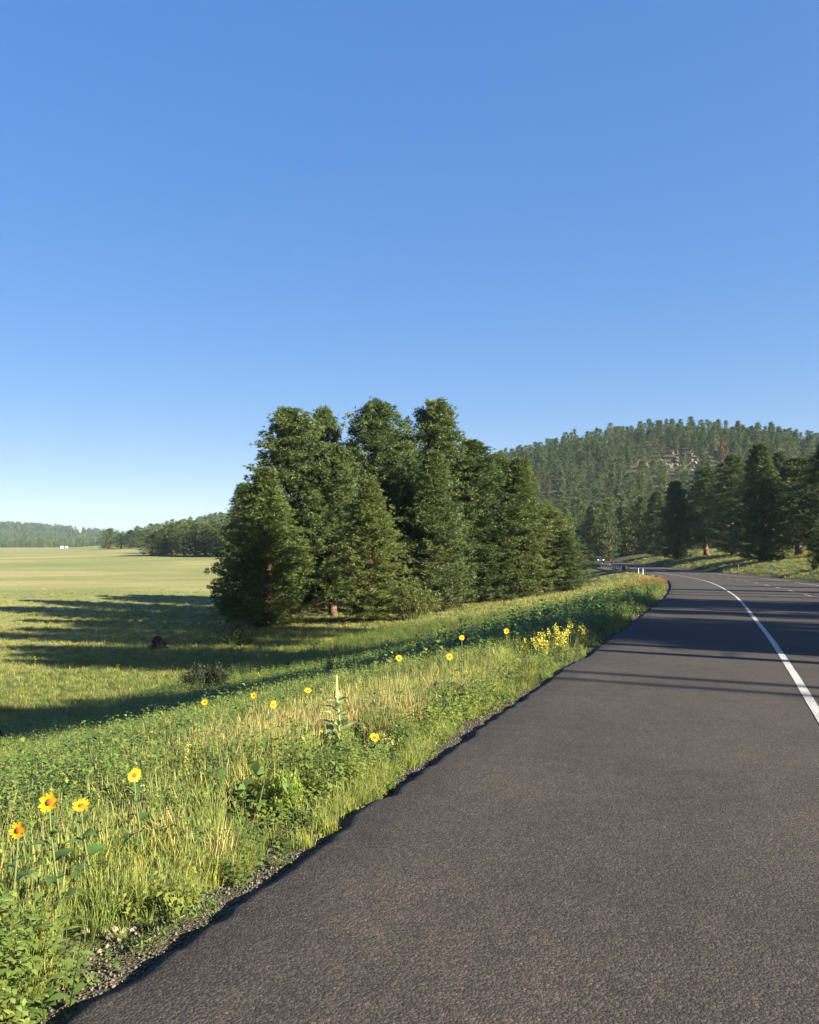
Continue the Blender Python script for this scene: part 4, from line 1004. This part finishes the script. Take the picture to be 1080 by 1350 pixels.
# dark suv coming round the bend
pc, nc = rail_path([float(np.interp(196, EDGE[:, 1], _S))], -5.0); pc = pc[0]; nc = nc[0]
carx = (774 - 540) / 1080 * 205; 
a_c = float(np.interp(214, EDGE[:, 1], _S)); Pc, Nc, Zc = edge_at(np.array([a_c])); pc = np.array([Pc[0][0] - Nc[0][0] * 4.9, Pc[0][1] - Nc[0][1] * 4.9, Zc[0]])
tx = -np.array([-Nc[0][1], Nc[0][0]]) if False else None
hd = math.atan2(Nc[0][0], -Nc[0][1]) * 1.0      # road heading frame
ca = empty('parked_suv', tuple(pc), math.atan2(Nc[0][1], Nc[0][0]) - math.pi); ca.name = 'suv'
tag(ca, 'dark sport utility vehicle coming round the bend behind the guard rail', 'car')
def loft(secs, m, name, parent, smooth=False):
    """secs: list of (y, [(x,z)...]) closed rings"""
    V = []; Fc = []; n = len(secs[0][1])
    for y_, ring in secs: V += [(x_, y_, z_) for x_, z_ in ring]
    for k in range(len(secs) - 1):
        for i in range(n): j = (i + 1) % n; Fc.append((k * n + i, k * n + j, (k + 1) * n + j, (k + 1) * n + i))
    Fc.append(list(range(n))[::-1]); Fc.append([(len(secs) - 1) * n + i for i in range(n)])
    return link(name, make_mesh(name, V, Fc, [m], smooth), parent)
def ring(w, z0, z1, c_=.1): return [(-w + c_, z0), (w - c_, z0), (w, z0 + c_), (w, z1 - c_), (w - c_, z1), (-w + c_, z1), (-w, z1 - c_), (-w, z0 + c_)]
# front of the car towards -Y
loft([(-2.35, ring(.80, .42, .85)), (-2.25, ring(.93, .32, 1.0)), (-1.2, ring(.97, .28, 1.12)), (0, ring(.98, .28, 1.15)), (1.9, ring(.97, .28, 1.15)), (2.3, ring(.92, .35, 1.1))], M['black_paint'], 'body', ca)
loft([(-1.15, ring(.86, 1.05, 1.16, .04)), (-.35, ring(.74, 1.05, 1.76)), (.4, ring(.76, 1.05, 1.82)), (1.7, ring(.75, 1.05, 1.80)), (2.2, ring(.82, 1.05, 1.2, .04))], M['black_paint'], 'cabin', ca)
def quad(name, P4, m, parent, th=.015):
    me = make_mesh(name, P4, [(0, 1, 2, 3)], [m]); o = link(name, me, parent); q = o.modifiers.new('t', 'SOLIDIFY'); q.thickness = th; return o
quad('windscreen', [(-.74, -1.12, 1.17), (.74, -1.12, 1.17), (.60, -.40, 1.74), (-.60, -.40, 1.74)], M['glass'], ca)
for sx in (-1, 1):
    quad('side_window', [(sx * .83, -.75, 1.18), (sx * .80, 1.6, 1.2), (sx * .775, 1.4, 1.68), (sx * .765, -.3, 1.68)], M['glass'], ca)
    mb = MB(); mb.box((sx * .68, -2.33, .80), (.36, .10, .18), .03); mb.build('headlight', M['lamp'], ca)
    mb = MB(); mb.box((sx * 1.05, -.75, 1.2), (.16, .12, .14), .03); mb.build('mirror', M['black_paint'], ca)
    for yy in (-1.45, 1.4):
        mb = MB(); mb.tube([(sx * .82, yy, .36), (sx * 1.0, yy, .36)], [.36, .36], 18); w_ = mb.build('wheel', M['tyre'], ca)
        mb = MB(); mb.tube([(sx * .9, yy, .36), (sx * 1.012, yy, .36)], [.22, .2], 14); mb.build('rim', M['rim'], w_)
mb = MB(); mb.box((0, -2.36, .72), (.86, .06, .22), .02); mb.build('grille', M['chrome'], ca)
mb = MB(); mb.box((0, -2.34, .42), (1.6, .12, .16), .03); mb.build('bumper', M['black_paint'], ca)

# tiny white buildings across the meadow
def house(px, py, d, w, dp, h, rf, label, cat='building', flat=False):
    x = (px - 540) / 1080 * d; z = hz(x, d); t = empty('house', (x, d, z)); tag(t, label, cat)
    mb = MB(); mb.box((0, 0, h / 2 - .5), (w, dp, h + 1)); mb.build('wall', M['white_wall'], t)
    mb = MB(); mb.add([(-w / 2 - .3, -dp / 2 - .3, h), (w / 2 + .3, -dp / 2 - .3, h), (w / 2 + .3, dp / 2 + .3, h), (-w / 2 - .3, dp / 2 + .3, h), (-w / 2 - .3, 0, h + rf), (w / 2 + .3, 0, h + rf)], [(0, 1, 5, 4), (2, 3, 4, 5), (0, 4, 3), (1, 2, 5), (3, 2, 1, 0)]); mb.build('roof', M['grey_roof'], t)
    for k in (-1, 1): mb = MB(); mb.box((k * w * .3, -dp / 2 - .03, h * .6), (w * .16, .06, h * .3)); mb.build('window', M['window_dark'], t)
    mb = MB(); mb.box((0, -dp / 2 - .03, h * .35), (w * .13, .06, h * .7)); mb.build('door', M['door_paint'], t)
house(82, 722, 1060, 2.4, 4, 2.2, .9, 'small white building left of the pair at the far edge of the meadow')
house(88, 722, 1066, 2.0, 4, 2.0, .8, 'small white building right of the pair at the far edge of the meadow')
# pale water tank on the far ridge
d = 2080; x = (105 - 540) / 1080 * d; z = hz(x, d); ztop = row_z(696, d)
t = empty('water_tank', (x, d, z)); tag(t, 'tiny white water tank on the skyline of the far ridge', 'tank')
mb = MB(); th_ = max(ztop - z, 8); mb.tube([(0, 0, -1), (0, 0, th_ - 1.2), (0, 0, th_ - .3), (0, 0, th_)], [3, 3, 2.2, .3], 16); mb.build('tank_shell', M['white_wall'], t)
mb = MB(); mb.box((0, -3.05, th_ / 2), (.5, .12, th_)); mb.build('ladder', M['galv'], t)

# ------------------------------------------------------------------ haze
mh = bpy.data.materials.new('haze_air'); mh.use_nodes = True; nt = mh.node_tree; nt.nodes.clear()
ou = nt.nodes.new('ShaderNodeOutputMaterial'); pv = nt.nodes.new('ShaderNodeVolumePrincipled'); pv.inputs['Color'].default_value = (.50, .74, 1, 1); pv.inputs['Density'].default_value = .00006; pv.inputs['Anisotropy'].default_value = .0
nt.links.new(pv.outputs[0], ou.inputs['Volume'])
x0, x1 = gx[0] - 20, gx[-1] + 20; y0, y1 = gy[0] - 20, gy[-1] + 20; z0 = float(GZ.min()) - 1.5; z1 = 150.0
mb = MB(); mb.box(((x0 + x1) / 2, (y0 + y1) / 2, (z0 + z1) / 2), (x1 - x0, y1 - y0, z1 - z0)); hz_o = mb.build('haze', mh); tag(hz_o, kind='stuff', label='thin blue morning haze filling the valley air', cat='haze')
SC.cycles.volume_step_rate = 4.0
